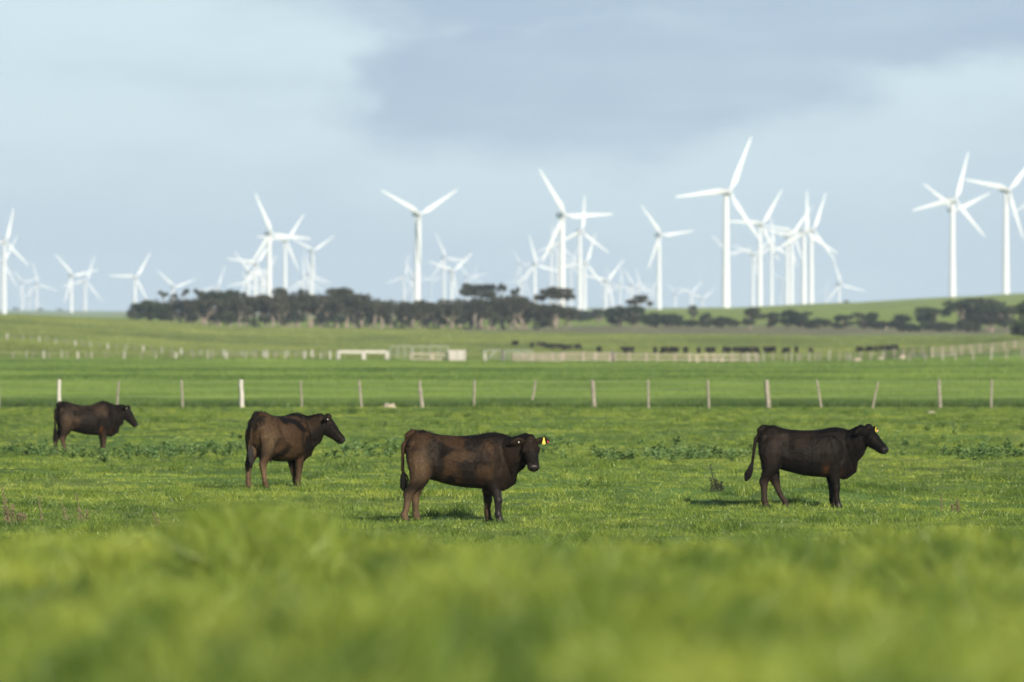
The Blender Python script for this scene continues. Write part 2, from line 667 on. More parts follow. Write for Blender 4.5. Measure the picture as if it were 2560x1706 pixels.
def paddock_grass():
    protos = [clump('grass_a', M_GRASS, 34, .16, .035, .085, .010, .8, 2, 1),
              clump('grass_b', M_GRASS, 34, .18, .04, .10, .010, 1.0, 2, 2),
              clump('grass_c', M_GRASS, 26, .14, .05, .12, .010, .9, 3, 3),
              clump('grass_d', M_GRASS, 46, .12, .09, .20, .011, .9, 3, 4)]
    xs, ys = [], []
    for d0, d1, dens in ((88, 150, 16), (150, 220, 9), (220, 331, 5)):
        x, y = fan_points(d0, d1, dens)
        xs.append(x); ys.append(y)
    x, y = np.concatenate(xs), np.concatenate(ys)
    n = len(x)
    patch = fbm(x / 1.7, y / 3.2, 61, 3)
    wide = fbm(x / 6, y / 14, 63, 3)
    tall = fbm(x / .9, y / 1.2, 67, 2)
    idx = rng.integers(0, 3, n)
    tuft = (tall > .74) & (rng.random(n) < .55)
    idx[tuft] = 3
    tint = 0.245 + 0.50 * (patch - .5) + .42 * (wide - .5) + 1.0 * (fbm(x / .38, y / .6, 69, 2) - .5)  # fine noise puts the shade of small bumps into the tint
    tint[tuft] -= 0.12
    tint -= 0.075 * (1 - sstep(y, 118, 190))       # deeper green on the nearer ground
    yel = (fbm(x / 2.2, y / 3.5, 71, 2) > .74)
    tint[yel] += 0.09
    s = (0.62 + 0.42 * rng.random(n)) * (0.70 + .6 * tall)
    s *= 1 + .25 * sstep(y, 150, 330)
    scl = np.stack([s, s, s * (0.8 + .4 * rng.random(n))], 1)
    P = np.stack([x, y, ground_z(x, y)], 1)
    scatter('pasture_grass', P, std_rot(n), scl, np.clip(tint, -.1, .62), idx, protos,
            'short grazed green grass with darker tufts growing round the cattle', 'grass')


def crop_strip():
    protos = [clump('crop_a', M_CROP, 40, .16, .14, .26, .011, .35, 2, 11),
              clump('crop_b', M_CROP, 40, .18, .16, .30, .011, .45, 2, 12)]
    x1, y1 = fan_points(333, 352, 26)
    x2, y2 = fan_points(352, 520, 4)
    x, y = np.concatenate([x1, x2]), np.concatenate([y1, y2])
    # ragged front edge
    keep = y > 333.5 + 2.5 * fbm(x / 1.5, y / 9, 81, 2) * 1.0
    x, y = x[keep], y[keep]
    n = len(x)
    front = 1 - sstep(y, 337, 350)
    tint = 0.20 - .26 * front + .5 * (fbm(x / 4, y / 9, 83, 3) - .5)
    s = 0.8 + .4 * rng.random(n)
    P = np.stack([x, y, ground_z(x, y)], 1)
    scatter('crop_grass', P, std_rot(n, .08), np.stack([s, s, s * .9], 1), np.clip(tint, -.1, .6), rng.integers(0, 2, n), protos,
            'even green crop standing behind the leaning wire fence, dark along its front edge', 'crop')


def bank_grass():
    protos = [clump('bank_a', M_GRASS, 40, .09, .05, .13, .006, .8, 4, 21),
              clump('bank_b', M_GRASS, 40, .10, .06, .17, .006, 1.0, 4, 22),
              clump('bank_c', M_GRASS, 46, .09, .12, .27, .007, .9, 4, 23)]
    x, y = fan_points(9.0, 84, 38, .105)
    n = len(x)
    u = bearing_u(x, y)
    tall = fbm(x / .22, y / 1.2, 91, 2)
    patch = fbm(x / .13, y / 4.5, 93, 3)
    wide = fbm(x / .40, y / 3.0, 95, 2)
    idx = rng.integers(0, 2, n)
    tuft = (tall > .70) & (y > 11)
    # the tall pale tussock that stands up from the bank, and two lesser ones
    def spot(u0, ru, d0, rd):
        return ((u - u0) / ru) ** 2 + ((y - d0) / rd) ** 2 < rng.uniform(.3, 1.1, n)
    tus = spot(650, 190, 42, 5.0)
    tus2 = spot(2240, 60, 41, 5) | spot(1040, 150, 37, 5) | spot(2480, 130, 38, 5)
    idx[tuft | tus | tus2] = 2
    s = 0.75 + .5 * rng.random(n)
    s[tus] *= 1.3
    s[tus2] *= 1.0
    tint = 0.30 + 1.8 * (patch - .5) + .9 * (wide - .5)  # blotches put the shade among the grass lumps into the tint
    dk = spot(1040, 150, 37, 5) | spot(2480, 130, 38, 5)
    tint[dk] -= .30
    tint[tus] = 0.37 + .3 * (patch[tus] - .5)
    P = np.stack([x, y, ground_z(x, y)], 1)
    scatter('bank_grass', P, std_rot(n, .2), np.stack([s, s, s], 1), np.clip(tint, -.15, .66), idx, protos,
            'long soft green grass on the bank in front of the cattle', 'grass')


def weeds():
    protos = [rosette('weed_%d' % k, M_WEED, 100 + k) for k in range(5)]
    zones = [(20, 140, 1108, 1134, 60), (150, 330, 1122, 1150, 70), (320, 470, 1108, 1148, 110), (470, 560, 1115, 1146, 45), (560, 660, 1105, 1135, 30),
             (850, 1010, 1118, 1150, 60), (1490, 1545, 1135, 1154, 26), (1545, 1660, 1130, 1154, 40), (1650, 1760, 1128, 1152, 60), (1760, 1885, 1134, 1154, 46),
             (1330, 1420, 1105, 1140, 30), (2280, 2400, 1070, 1095, 16), (2370, 2470, 1128, 1154, 40), (2440, 2600, 1124, 1150, 60), (2230, 2300, 1112, 1140, 8)]
    x, y = [], []
    for u0, u1, v0, v1, n in zones:
        for _ in range(int(n * .62)):
            d = d_of_v(rng.uniform(v0, v1) + rng.normal(0, 7))
            u = rng.normal((u0 + u1) / 2, (u1 - u0) / 2.6)
            x.append((u - 1280) / PXF * d); y.append(d)
    for _ in range(14):                      # a few strays
        d = d_of_v(rng.uniform(1060, 1260)); u = rng.uniform(0, 2560)
        x.append((u - 1280) / PXF * d); y.append(d)
    x, y = np.array(x), np.array(y)
    n = len(x)
    s = rng.uniform(.55, 1.0, n)
    s[-14:] *= .7
    P = np.stack([x, y, ground_z(x, y) + .01], 1)
    scatter('broadleaf_weeds', P, std_rot(n, .12), np.stack([s, s, s * rng.uniform(.9, 1.4, n)], 1), rng.uniform(.0, .5, n), rng.integers(0, 5, n), protos,
            'grey green broad leaved weeds in low patches across the paddock', 'weeds')


def far_grass():
    protos = [clump('far_a', M_CROP, 70, .55, .12, .24, .05, .5, 2, 31), clump('far_b', M_CROP, 70, .60, .10, .26, .05, .6, 2, 32)]
    x, y = fan_points(500, 1130, 0.9)
    n = len(x)
    tint = .225 + .55 * (fbm(x / 6, y / 16, 101, 3) - .5) + .5 * (fbm(x / 30, y / 40, 103, 2) - .5)
    s = .8 + .4 * rng.random(n)
    P = np.stack([x, y, ground_z(x, y) - .02], 1)
    scatter('far_crop_grass', P, std_rot(n, .08), np.stack([s, s, s * .8], 1), np.clip(tint, -.1, .6), rng.integers(0, 2, n), protos,
            'smooth bright green crop running back to the cattle yard', 'crop')
    protos = [clump('slope_a', M_SLOPE, 70, .9, .10, .30, .08, .6, 2, 33), clump('slope_b', M_SLOPE, 70, 1.0, .12, .34, .08, .6, 2, 34)]
    x, y = fan_points(1120, 2330, 0.24)
    n = len(x)
    u = bearing_u(x, y)
    tint = .20 + .55 * (fbm(x / 14, y / 40, 105, 3) - .5) + .4 * (fbm(x / 60, y / 120, 107, 2) - .5)
    keep = ~((y > 1960 + 120 * (fbm(x / 40, y / 60, 109, 2) - .5)) & (u > 1150))
    x, y, tint = x[keep], y[keep], tint[keep]
    n = len(x)
    s = .8 + .5 * rng.random(n)
    P = np.stack([x, y, ground_z(x, y) - .02], 1)
    scatter('slope_grass', P, std_rot(n, .1), np.stack([s, s, s * .8], 1), np.clip(tint, -.1, .6), rng.integers(0, 2, n), protos,
            'rough olive green pasture rising to the dark tree belt', 'grass')


paddock_grass()
far_grass()
crop_strip()
bank_grass()
weeds()

# ------------------------------------------------------------------ cattle
def coat_material():
    m, nt, b = new_mat('cattle_coat')
    N, L = nt.nodes, nt.links
    ca = N.new('ShaderNodeAttribute'); ca.attribute_name = 'coat'
    tc = N.new('ShaderNodeTexCoord')
    mp = N.new('ShaderNodeMapping'); mp.inputs['Scale'].default_value = (1, 1, .28)
    L.new(tc.outputs['Object'], mp.inputs[0])
    n1 = N.new('ShaderNodeTexNoise'); n1.inputs['Scale'].default_value = 95; n1.inputs['Detail'].default_value = 5
    L.new(mp.outputs[0], n1.inputs['Vector'])
    mr = N.new('ShaderNodeMapRange')
    mr.inputs['From Min'].default_value = .3; mr.inputs['From Max'].default_value = .7
    mr.inputs['To Min'].default_value = .62; mr.inputs['To Max'].default_value = 1.38
    L.new(n1.outputs['Fac'], mr.inputs['Value'])
    vm = N.new('ShaderNodeVectorMath'); vm.operation = 'SCALE'
    L.new(ca.outputs['Color'], vm.inputs[0]); L.new(mr.outputs[0], vm.inputs['Scale'])
    L.new(vm.outputs[0], b.inputs['Base Color'])
    L.new(ca.outputs['Alpha'], b.inputs['Roughness'])
    b.inputs['Specular IOR Level'].default_value = 0.12
    b.inputs['Specular Tint'].default_value = (1.0, 0.84, 0.70, 1)
    n2 = N.new('ShaderNodeTexNoise'); n2.inputs['Scale'].default_value = 26; n2.inputs['Detail'].default_value = 5
    L.new(mp.outputs[0], n2.inputs['Vector'])
    bp = N.new('ShaderNodeBump'); bp.inputs['Strength'].default_value = .42; bp.inputs['Distance'].default_value = .02
    L.new(n2.outputs['Fac'], bp.inputs['Height'])
    L.new(bp.outputs[0], b.inputs['Normal'])
    return m


M_COAT = coat_material()
M_FUR = coat_material()
M_FUR.name = 'cattle_short_hair'
M_FUR.node_tree.nodes['Principled BSDF'].inputs['Specular IOR Level'].default_value = 0.08
M_HAIR = simple_mat('cattle_hair', (0.010, 0.0075, 0.006), .7, .4, 20, .2)
M_EYE = simple_mat('cattle_eye', (0.008, 0.006, 0.005), .32, .2, 10, .4)
M_TAGY = simple_mat('tag_yellow', (0.50, 0.40, 0.03), .45, .1, 30)
M_TAGR = simple_mat('tag_red', (0.62, 0.05, 0.09), .45, .1, 30)
M_TAGP = simple_mat('tag_pink', (0.85, 0.42, 0.45), .45, .1, 30)
M_TAGW = simple_mat('tag_white', (0.45, 0.44, 0.36), .5, .1, 30)
M_TAGK = simple_mat('tag_ink', (0.10, 0.07, 0.02), .6, .1, 30)


def ellipse_ring(x, top, bot, hw, n=20, y0=0.0, low=0.06):
    zc, rz = (top + bot) / 2, (top - bot) / 2
    P = []
    for k in range(n):
        a = 2 * math.pi * k / n
        c, s = math.cos(a), math.sin(a)
        w = hw * (abs(c) ** .85) * (1 if c >= 0 else -1) * (1 - .16 * max(0, s) + low * max(0, -s) * .5)
        P.append(Vector((x, y0 + w, zc + rz * (abs(s) ** .9) * (1 if s >= 0 else -1))))
    return P


def cow_parts(p):
    """everything of one animal before it is fused into a single skin; x forward from the rump, z up"""
    mb = MB()
    fat = p.get('fat', 1.0)
    deep = p.get('deep', 0.0)
    hump = p.get('hump', 0.0)
    T = [(0.015, 1.13, .90, .09), (.07, 1.22, .76, .165), (.17, 1.297, .66, .205), (.26, 1.303, .62, .23), (.37, 1.262, .60, .245),
         (.52, 1.232, .555, .265), (.70, 1.220, .51, .29), (.88, 1.222, .485, .295), (1.04, 1.238, .475, .275), (1.16, 1.266, .465, .25),
         (1.27, 1.268, .45, .225), (1.38, 1.25, .45, .19), (1.46, 1.225, .50, .145), (1.52, 1.20, .60, .09)]
    rings = []
    for x, t, b, w in T:
        mid = math.exp(-((x - .68) / .3) ** 2)
        hz = hump * math.exp(-((x - 1.16) / .16) ** 2) - p.get('dip', 0) * math.exp(-((x - .72) / .2) ** 2)
        rings.append(ellipse_ring(x, t + hz, b - deep * mid, w * (1 + (fat - 1) * (.35 + .65 * mid))))
    mb.loft(rings)
    # shoulder blades, hips, thigh and brisket masses
    for s in (-1, 1):
        mb.ball((1.20, s * .165 * fat ** .5, .88), (.16, .085, .27), 12, 8, Euler((0, R(-14), 0)).to_matrix())
        mb.ball((1.30, s * .13, .70), (.12, .09, .15), 12, 8)
        mb.ball((.41, s * .130 * fat ** .5, 1.15), (.11, .055, .055), 12, 8, Euler((0, R(12), 0)).to_matrix())
        mb.ball((.10, s * .12, 1.10), (.06, .05, .07), 10, 6)
        mb.ball((.20, s * .155, .88), (.165, .10, .25), 12, 8, Euler((0, R(8), 0)).to_matrix())
    mb.ball((1.40, 0, .60), (.12, .11, .17), 12, 8, Euler((0, R(20), 0)).to_matrix())
    if p.get('udder'):
        mb.ball((.36, 0, .60), (.16, .13, .14), 12, 8)
        for sx in (.30, .42):
            for s in (-1, 1):
                mb.tube([(sx, s * .06, .56), (sx, s * .065, .49), (sx, s * .066, .435)], [.022, .018, .010], 8)

    def vleg(pts):
        rings = []
        for (x, y, z, rx, ry) in pts:
            rx, ry = rx * 1.06 + .006, ry * 1.06 + .006
            rings.append([Vector((x + rx * math.cos(2 * math.pi * k / 12), y + ry * math.sin(2 * math.pi * k / 12), z)) for k in range(12)])
        mb.loft(rings[::-1])
    for s, (fx, fy, kx) in zip((-1, 1), p['fore']):
        y = s * .125
        vleg([(1.235, s * .135, .80, .12, .075), (1.20 + fx * .25, s * .135, .64, .105, .075), (1.185 + fx * .45, y + fy * .1, .52, .085, .065),
              (1.19 + fx * .65 + kx, y + fy * .35, .42, .066, .056), (1.195 + fx * .78 + kx, y + fy * .5, .345, .052, .05), (1.20 + fx * .82 + kx, y + fy * .56, .30, .056, .053),
              (1.197 + fx * .86 + kx * .8, y + fy * .64, .25, .043, .042), (1.195 + fx * .93 + kx * .4, y + fy * .8, .16, .038, .037), (1.198 + fx * .97, y + fy * .9, .105, .045, .043),
              (1.212 + fx, y + fy, .06, .041, .040), (1.225 + fx, y + fy, .025, .052, .047), (1.23 + fx, y + fy, -.01, .056, .05)])
    for s, (fx, fy, hx) in zip((-1, 1), p['hind']):
        y = s * .125
        vleg([(.21, s * .135, 1.00, .17, .09), (.225, s * .15, .86, .185, .105), (.24, s * .15, .72, .165, .095), (.215, s * .145, .61, .135, .080),
              (.165 + hx * .4, y * 1.1 + fy * .2, .53, .105, .066), (.115 + hx * .75, y + fy * .4, .455, .078, .054), (.082 + hx, y + fy * .5, .395, .066, .047),
              (.085 + hx + (fx - hx) * .12, y + fy * .6, .345, .054, .042), (.09 + hx + (fx - hx) * .3, y + fy * .7, .27, .043, .038),
              (.095 + hx + (fx - hx) * .6, y + fy * .85, .17, .040, .037), (.10 + fx, y + fy, .10, .047, .043), (.115 + fx, y + fy, .06, .042, .04),
              (.13 + fx, y + fy, .025, .053, .047), (.135 + fx, y + fy, -.01, .057, .05)])
        # point of the hock
        mb.ball((.035 + hx, y + fy * .5, .42), (.030, .026, .045), 8, 6)
    # neck to the head
    hb = Vector(p['head_at'])
    hy, hp = R(p['head_yaw']), R(p['head_pitch'])
    MH = Matrix.Rotation(hy, 3, 'Z') @ Matrix.Rotation(hp, 3, 'Y')
    back = hb + MH @ Vector((.05, 0, -.03))
    c0, c1 = Vector((1.22, 0, .91)), Vector((1.40, 0, .945))
    mid = c1.lerp(back, .5) + Vector((0, 0, .0))
    nk = p.get('neck', 1.0)
    pre = hb + MH @ Vector((-.05, 0, -.03))
    mb.tube([c0, c1, mid, pre * .6 + back * .4, back], [(.35, .21), (.30 * nk, .17), (.225 * nk, .135), (.165, .115), (.125, .095)], 16, up=(0, 0, 1))
    # dewlap
    mb.tube([(1.38, 0, .58), (1.46, 0, .63), c1.lerp(back, .32) - Vector((0, 0, .20)), c1.lerp(back, .65) - Vector((0, 0, .17)), back + MH @ Vector((.03, 0, -.10))], [(.14, .09), (.15, .085), (.135, .065), (.10, .055), (.06, .05)], 12)
    # head in its own frame: x to the muzzle
    H = [(-.06, .08, .09, .08), (-.01, .112, .13, .105), (.06, .112, .155, .118), (.13, .106, .155, .116), (.20, .094, .140, .102), (.28, .078, .116, .089),
         (.35, .072, .096, .085), (.405, .072, .086, .089), (.445, .066, .074, .086), (.475, .044, .048, .064)]
    rings = []
    for x, u, d, w in H:
        ring = []
        for k in range(16):
            a = 2 * math.pi * k / 16
            c, s = math.cos(a), math.sin(a)
            zz = (u if s > 0 else d) * (abs(s) ** .85) * (1 if s > 0 else -1)
            taper = 1 - .28 * max(0, -s)
            ring.append(hb + MH @ Vector((x, w * (abs(c) ** .8) * (1 if c > 0 else -1) * taper, zz)))
        rings.append(ring)
    mb.loft(rings)
    mb.ball(hb + MH @ Vector((-.02, 0, .095)), (.065, .075, .055), 10, 6, MH)          # poll
    mb.ball(hb + MH @ Vector((.415, 0, -.045)), (.055, .055, .035), 10, 6, MH)         # lower lip
    for s in (-1, 1):
        mb.ball(hb + MH @ Vector((.135, s * .100, .045)), (.045, .03, .03), 10, 6, MH)  # brow
    ears = []
    for s, (eb, ed) in zip((-1, 1), p['ears']):
        e0 = hb + MH @ Vector((.0, s * .085, .055))
        dirv = (MH @ Vector((eb, s, ed))).normalized()
        upv = (MH @ Vector((-.55, 0, .9)))
        L = .205
        pts = [e0 + dirv * (L * t) - Vector((0, 0, .035 * t * t)) for t in (0, .18, .4, .62, .82, 1)]
        mb.tube(pts, [(.030, .022), (.048, .020), (.064, .017), (.060, .015), (.040, .013), (.012, .010)], 10, up=upv)
        ears.append((e0, dirv, pts))
    # tail down to its switch
    tp = p['tail']
    mb.tube([(.16, 0, 1.255), (.09, 0, 1.27), (.02, 0, 1.215), (-.025, 0, 1.10)] + tp, [.045, .046, .038, .032] + [.026 - .0025 * i for i in range(len(tp))], 10)
    return mb, hb, MH, ears


def fuse(mb, voxel, smooth):
    me = mb.mesh('tmp')
    bm = bmesh.new(); bm.from_mesh(me)
    bmesh.ops.recalc_face_normals(bm, faces=bm.faces)
    bm.to_mesh(me); bm.free()
    o = bpy.data.objects.new('tmp', me)
    COL.objects.link(o)
    r = o.modifiers.new('r', 'REMESH'); r.mode = 'VOXEL'; r.voxel_size = voxel
    s = o.modifiers.new('s', 'SMOOTH'); s.factor = .5; s.iterations = smooth
    dg = bpy.context.evaluated_depsgraph_get()
    out = bpy.data.meshes.new_from_object(o.evaluated_get(dg))
    bpy.data.objects.remove(o)
    bpy.data.meshes.remove(me)
    out.polygons.foreach_set('use_smooth', [True] * len(out.polygons))
    return out


def paint_coat(me, p, hb, MH, x_off):
    n = len(me.vertices)
    co = np.empty(n * 3, np.float32)
    me.vertices.foreach_get('co', co)
    co = co.reshape(-1, 3)
    x, y, z = co[:, 0], co[:, 1], co[:, 2]
    dark, brown, tan = (np.array(c) for c in (p['dark'], p['brown'], p['tan']))
    sd = p['seed']
    pn = fbm(x * 3.3 + y * 2 + 5, z * 3.6 + y * 3, sd, 3)
    fine = fbm(x * 11 + y * 7, z * 9, sd + 5, 2)

    def mix(a, b, t):
        return a * (1 - t[:, None]) + b * t[:, None]
    c = np.tile(dark, (n, 1))
    c = mix(c, brown, sstep(pn + .10 * (fine - .5), p.get('lo', .42), p.get('hi', .66)))
    # rust in the thigh, elbow fold and brisket; paler shanks
    thigh = np.exp(-((x - .20) / .15) ** 2 - ((z - .80) / .22) ** 2) * p.get('thigh', .6)
    c = mix(c, tan * .75, np.clip(thigh * (0.8 + .35 * fine), 0, 1))
    rust = np.array((.075, .030, .008))
    fold = np.exp(-((x - 1.08) / .045) ** 2 - ((z - .60) / .09) ** 2) + np.exp(-((x - 1.34) / .05) ** 2 - ((z - .56) / .11) ** 2)
    c = mix(c, rust, np.clip(fold * p.get('rust', .5) * (fine * 1.6), 0, .8))
    shank_h = (1 - sstep(z, .30, .52)) * (x < .75)
    c = mix(c, tan, shank_h * (.35 + .6 * fine) * p.get('shank', 1))
    shank_f = (1 - sstep(z, .16, .45)) * (x > .9)
    c = mix(c, tan * .5, shank_f * .6 * p.get('fshank', 1))
    c = mix(c, np.array((.02, .016, .013)), (1 - sstep(z, .03, .055)))
    # neck, head, ears and tail end run to black
    hl = (co - np.array(hb)) @ np.array(MH)
    head = sstep(hl[:, 0], -.16, .04) * (x > 1.25)
    c = mix(c, dark * 1.1, head * .75)
    c = mix(c, dark, sstep(x, 1.18, 1.32) * sstep(z, .62, .9) * (1 - head) * .6)
    c = mix(c, dark * .8, sstep(z, 1.19, 1.25) * sstep(x, .9, 1.15) * .7)
    c = mix(c, dark, (x < .03) * (1 - sstep(z, .65, .95)) * (z > .5) * .8)
    rough = np.full(n, .6)
    muz = sstep(hl[:, 0], .40, .45) * (x > 1.25)
    c = mix(c, np.array((.016, .014, .014)), muz)
    rough = rough * (1 - muz) + .32 * muz
    # nostrils
    for s in (-1, 1):
        q = np.exp(-((hl[:, 0] - .462) / .02) ** 2 - ((hl[:, 1] - s * .040) / .014) ** 2 - ((hl[:, 2] - .012) / .018) ** 2)
        c = mix(c, np.array((.003, .003, .003)), np.clip(q * 1.5, 0, 1))
    # wet hair left and right of the ribs
    att = me.color_attributes.new('coat', 'FLOAT_COLOR', 'POINT')
    rgba = np.concatenate([c, rough[:, None]], 1)
    att.data.foreach_set('color', rgba.astype(np.float32).ravel())
    co[:, 0] -= x_off
    me.vertices.foreach_set('co', co.ravel())
    me.update()


def make_cow(p, label):
    XO = .70
    mb, hb, MH, ears = cow_parts(p)
    me = fuse(mb, .0125, 4)
    # skin folds and ribs so that the low sun has something to rake across
    n = len(me.vertices)
    co = np.empty(n * 3, np.float32); me.vertices.foreach_get('co', co)
    no = np.empty(n * 3, np.float32); me.vertices.foreach_get('normal', no) if hasattr(me.vertices[0], 'normal') else None
    co = co.reshape(-1, 3); no = no.reshape(-1, 3)
    x, y, z = co[:, 0], co[:, 1], co[:, 2]
    torso = sstep(x, .25, .5) * (1 - sstep(x, 1.05, 1.2)) * sstep(z, .52, .65) * (1 - sstep(z, 1.0, 1.18))
    lump = (fbm(x * 5 + y * 2, z * 4, p['seed'] + 31, 2) - .5) * .028
    folds = np.sin((z + .35 * np.abs(x - .62)) * 105 + 6 * vnoise(x * 4, z * 4, p['seed'] + 40)) * .0018 * sstep(x, .35, .6) * (1 - sstep(x, .8, 1.0)) * np.exp(-((z - .88) / .13) ** 2)
    neckf = np.sin((x + .35 * z) * 48 + 4 * vnoise(x * 2, z * 2, 3)) * .0022 * sstep(x, 1.22, 1.34) * (1 - sstep(x, 1.5, 1.58)) * sstep(z, .6, .7) * (1 - sstep(z, 1.02, 1.12))
    flank = -.045 * np.exp(-((x - .47) / .075) ** 2 - ((z - 1.00) / .12) ** 2) - .02 * np.exp(-((x - 1.04) / .04) ** 2 - ((z - .75) / .2) ** 2) - .02 * np.exp(-((x - .37) / .05) ** 2 - ((z - .68) / .1) ** 2)
    co += no * (torso * lump + folds + neckf + flank * (np.abs(y) > .08))[:, None]
    me.vertices.foreach_set('co', co.ravel())
    paint_coat(me, p, hb, MH, XO)
    h = R(p['heading'])
    base = at(p['u'], p['d'])
    loc = base + Vector((XO * math.cos(h), XO * math.sin(h), 0)) * p.get('scale', 1)
    loc.z = float(ground_z(loc.x, loc.y)) + p.get('dz', 0)
    root = empty('cow', loc, h)
    s = p.get('scale', 1)
    root.scale = (s, s, s)
    tag(root, label, 'cow', 'cattle standing in the near paddock')
    body = link('body', me, root, M_COAT)
    off = Vector((XO, 0, 0))
    for sd in (-1, 1):
        e = MB(); e.ball(hb + MH @ Vector((.150, sd * .108, .022)) - off, (.024, .020, .020), 12, 8, MH)
        link('eye', e.mesh('eye', True), root, M_EYE)
    # switch of the tail
    rn = random.Random(p['seed'])
    t = MB()
    tp = [Vector(q) for q in p['switch']]
    for k in range(70):
        j = Vector((rn.gauss(0, .016), rn.gauss(0, .016), rn.uniform(-.05, .05)))
        pts = [tp[0] + j * .3, tp[1] + j, tp[2] + j * 1.4, tp[3] + j * .7]
        t.tube([q - off for q in pts], [.008, .010, .008, .002], 4)
    link('tail_switch', t.mesh('tail_switch'), root, M_HAIR)
    # coarse hair along the crest, rump and poll
    hm = MB()
    n = len(me.vertices)
    co = np.empty(n * 3, np.float32); me.vertices.foreach_get('co', co); co = co.reshape(-1, 3)
    no = np.empty(n * 3, np.float32); me.vertices.foreach_get('normal', no); no = no.reshape(-1, 3)
    pick = np.where((no[:, 2] > .55) & (co[:, 2] > 1.0) & ((co[:, 0] + XO > .98) | (co[:, 0] + XO < .4)))[0]
    poll_w = Vector(hb + MH @ Vector((-.02, 0, .12)) - off)
    for i in pick[:: max(1, len(pick) // 900)]:
        q = Vector(co[i]); nn = Vector(no[i])
        crest = abs(q.y) < .06
        ln = rn.uniform(.010, .045) if crest else rn.uniform(.008, .02)
        d = (nn + Vector((-.6 * rn.random(), rn.gauss(0, .3), 0))).normalized() * ln
        w = Vector((.004, 0, 0)) if rn.random() < .5 else Vector((0, .004, 0))
        hm.add([q - nn * .004 - w, q - nn * .004 + w, q + d], [(0, 1, 2)])
    link('crest_hair', hm.mesh('crest_hair'), root, M_HAIR)
    # short coat lying back and down over the hide
    fur = MB()
    fcol = []
    ca = np.empty(len(me.vertices) * 4, np.float32); me.color_attributes['coat'].data.foreach_get('color', ca); ca = ca.reshape(-1, 4)
    body_v = np.where((co[:, 2] > .35) & (ca[:, 3] > .5))[0]
    for i in rn.sample(list(body_v), min(len(body_v), 11000)):
        q, nn = Vector(co[i]), Vector(no[i])
        lay = Vector((-.7, rn.gauss(0, .25), -.75 + rn.gauss(0, .3)))
        lay = (lay - nn * lay.dot(nn))
        if lay.length < .05:
            continue
        lay.normalize()
        dv = (lay + nn * rn.uniform(.12, .42)).normalized() * rn.uniform(.020, .042)
        w = nn.cross(lay).normalized() * rn.uniform(.0025, .0045)
        fur.add([q - w - nn * .003, q + w - nn * .003, q + dv * .6 + w * .8, q + dv, q + dv * .6 - w * .8], [(0, 1, 2, 3, 4)])
        k = rn.uniform(.85, 1.15)
        fcol += [(ca[i, 0] * k, ca[i, 1] * k, ca[i, 2] * k, .5)] * 5
    fme = fur.mesh('coat_hair')
    fa = fme.color_attributes.new('coat', 'FLOAT_COLOR', 'POINT')
    fa.data.foreach_set('color', np.array(fcol, np.float32).ravel())
    link('coat_hair', fme, root, M_FUR)
    # ear tags
    for ei, kind in p.get('tags', ()):
        e0, dv, pts = ears[ei]
        if kind in ('yellow_open', 'yellow'):
            # flag tag hanging below the middle of the ear, facing the way the face looks
            f = (MH @ Vector((1, 0, .25))); f.z = 0; f.normalize()
            sdv = f.cross(Vector((0, 0, 1))).normalized()
            c = pts[3].lerp(pts[2], .4) - off + f * .025 + Vector((0, 0, .022))
            up = Vector((0, 0, 1))
            W, Hh = (.025, .078)
            prof = [(-.010, .02), (.010, .02), (.012, -.01), (W * .9, -.045), (W, -.055), (W * 1.05, -Hh), (-W * 1.05, -Hh), (-W, -.055), (-W * .9, -.045), (-.012, -.01)]
            g = MB()
            fr = [c + sdv * a + up * b + f * .004 for a, b in prof]
            bk = [c + sdv * a + up * b - f * .004 for a, b in prof]
            nq = len(prof)
            g.add(fr + bk, [tuple(range(nq)), tuple(reversed(range(nq, 2 * nq)))] + [(k, k + nq, (k + 1) % nq + nq, (k + 1) % nq) for k in range(nq)])
            tg = link('ear_tag', g.mesh('ear_tag'), root, M_TAGY)
            tg['label'] = 'yellow ear tag with dark handwritten number'
            txt = bpy.data.curves.new('tag_number', 'FONT')
            txt.body = p['number']; txt.size = .038; txt.align_x = 'CENTER'; txt.align_y = 'CENTER'; txt.extrude = .001
            to = bpy.data.objects.new('tag_number', txt); COL.objects.link(to)
            dg = bpy.context.evaluated_depsgraph_get()
            tm = bpy.data.meshes.new_from_object(to.evaluated_get(dg))
            bpy.data.objects.remove(to)
            MT = Matrix((sdv * -1, up, f)).transposed()
            # lettering reads from the front
            rx = up.cross(f).normalized()
            MT = Matrix((rx, up, f)).transposed().to_4x4()
            MT.translation = c + up * -.078 + f * .006
            tm.transform(MT)
            link('tag_number', tm, tg, M_TAGK)
            b = MB(); cb = pts[4] - off + f * .022 - Vector((0, 0, .012))
            b.ball(cb, (.010, .010, .016), 10, 6)
            bo = link('ear_button', b.mesh('ear_button', True), root, M_TAGR if p['button'] == 'red' else M_TAGP)
            bo['label'] = 'red ear button' if p['button'] == 'red' else 'pink ear button'
        else:
            b = MB()
            f = (MH @ Vector((1, 0, .25))).normalized()
            b.ball(pts[2] - off + f * .022 + Vector((0, -.01 if ei == 0 else .01, 0)), (.011, .011, .013), 10, 6)
            bo = link('ear_button', b.mesh('ear_button', True), root, M_TAGW)
            bo['label'] = 'small white ear button'
    return root


BLACKISH = dict(dark=(.0036, .0031, .0029), brown=(.0115, .0080, .0060), tan=(.036, .024, .018))
BROWNISH = dict(dark=(.0062, .0046, .0038), brown=(.029, .0180, .0108), tan=(.104, .067, .039))
TAIL_STRAIGHT = [(-.035, 0, .95), (-.035, 0, .78), (-.03, 0, .66)]

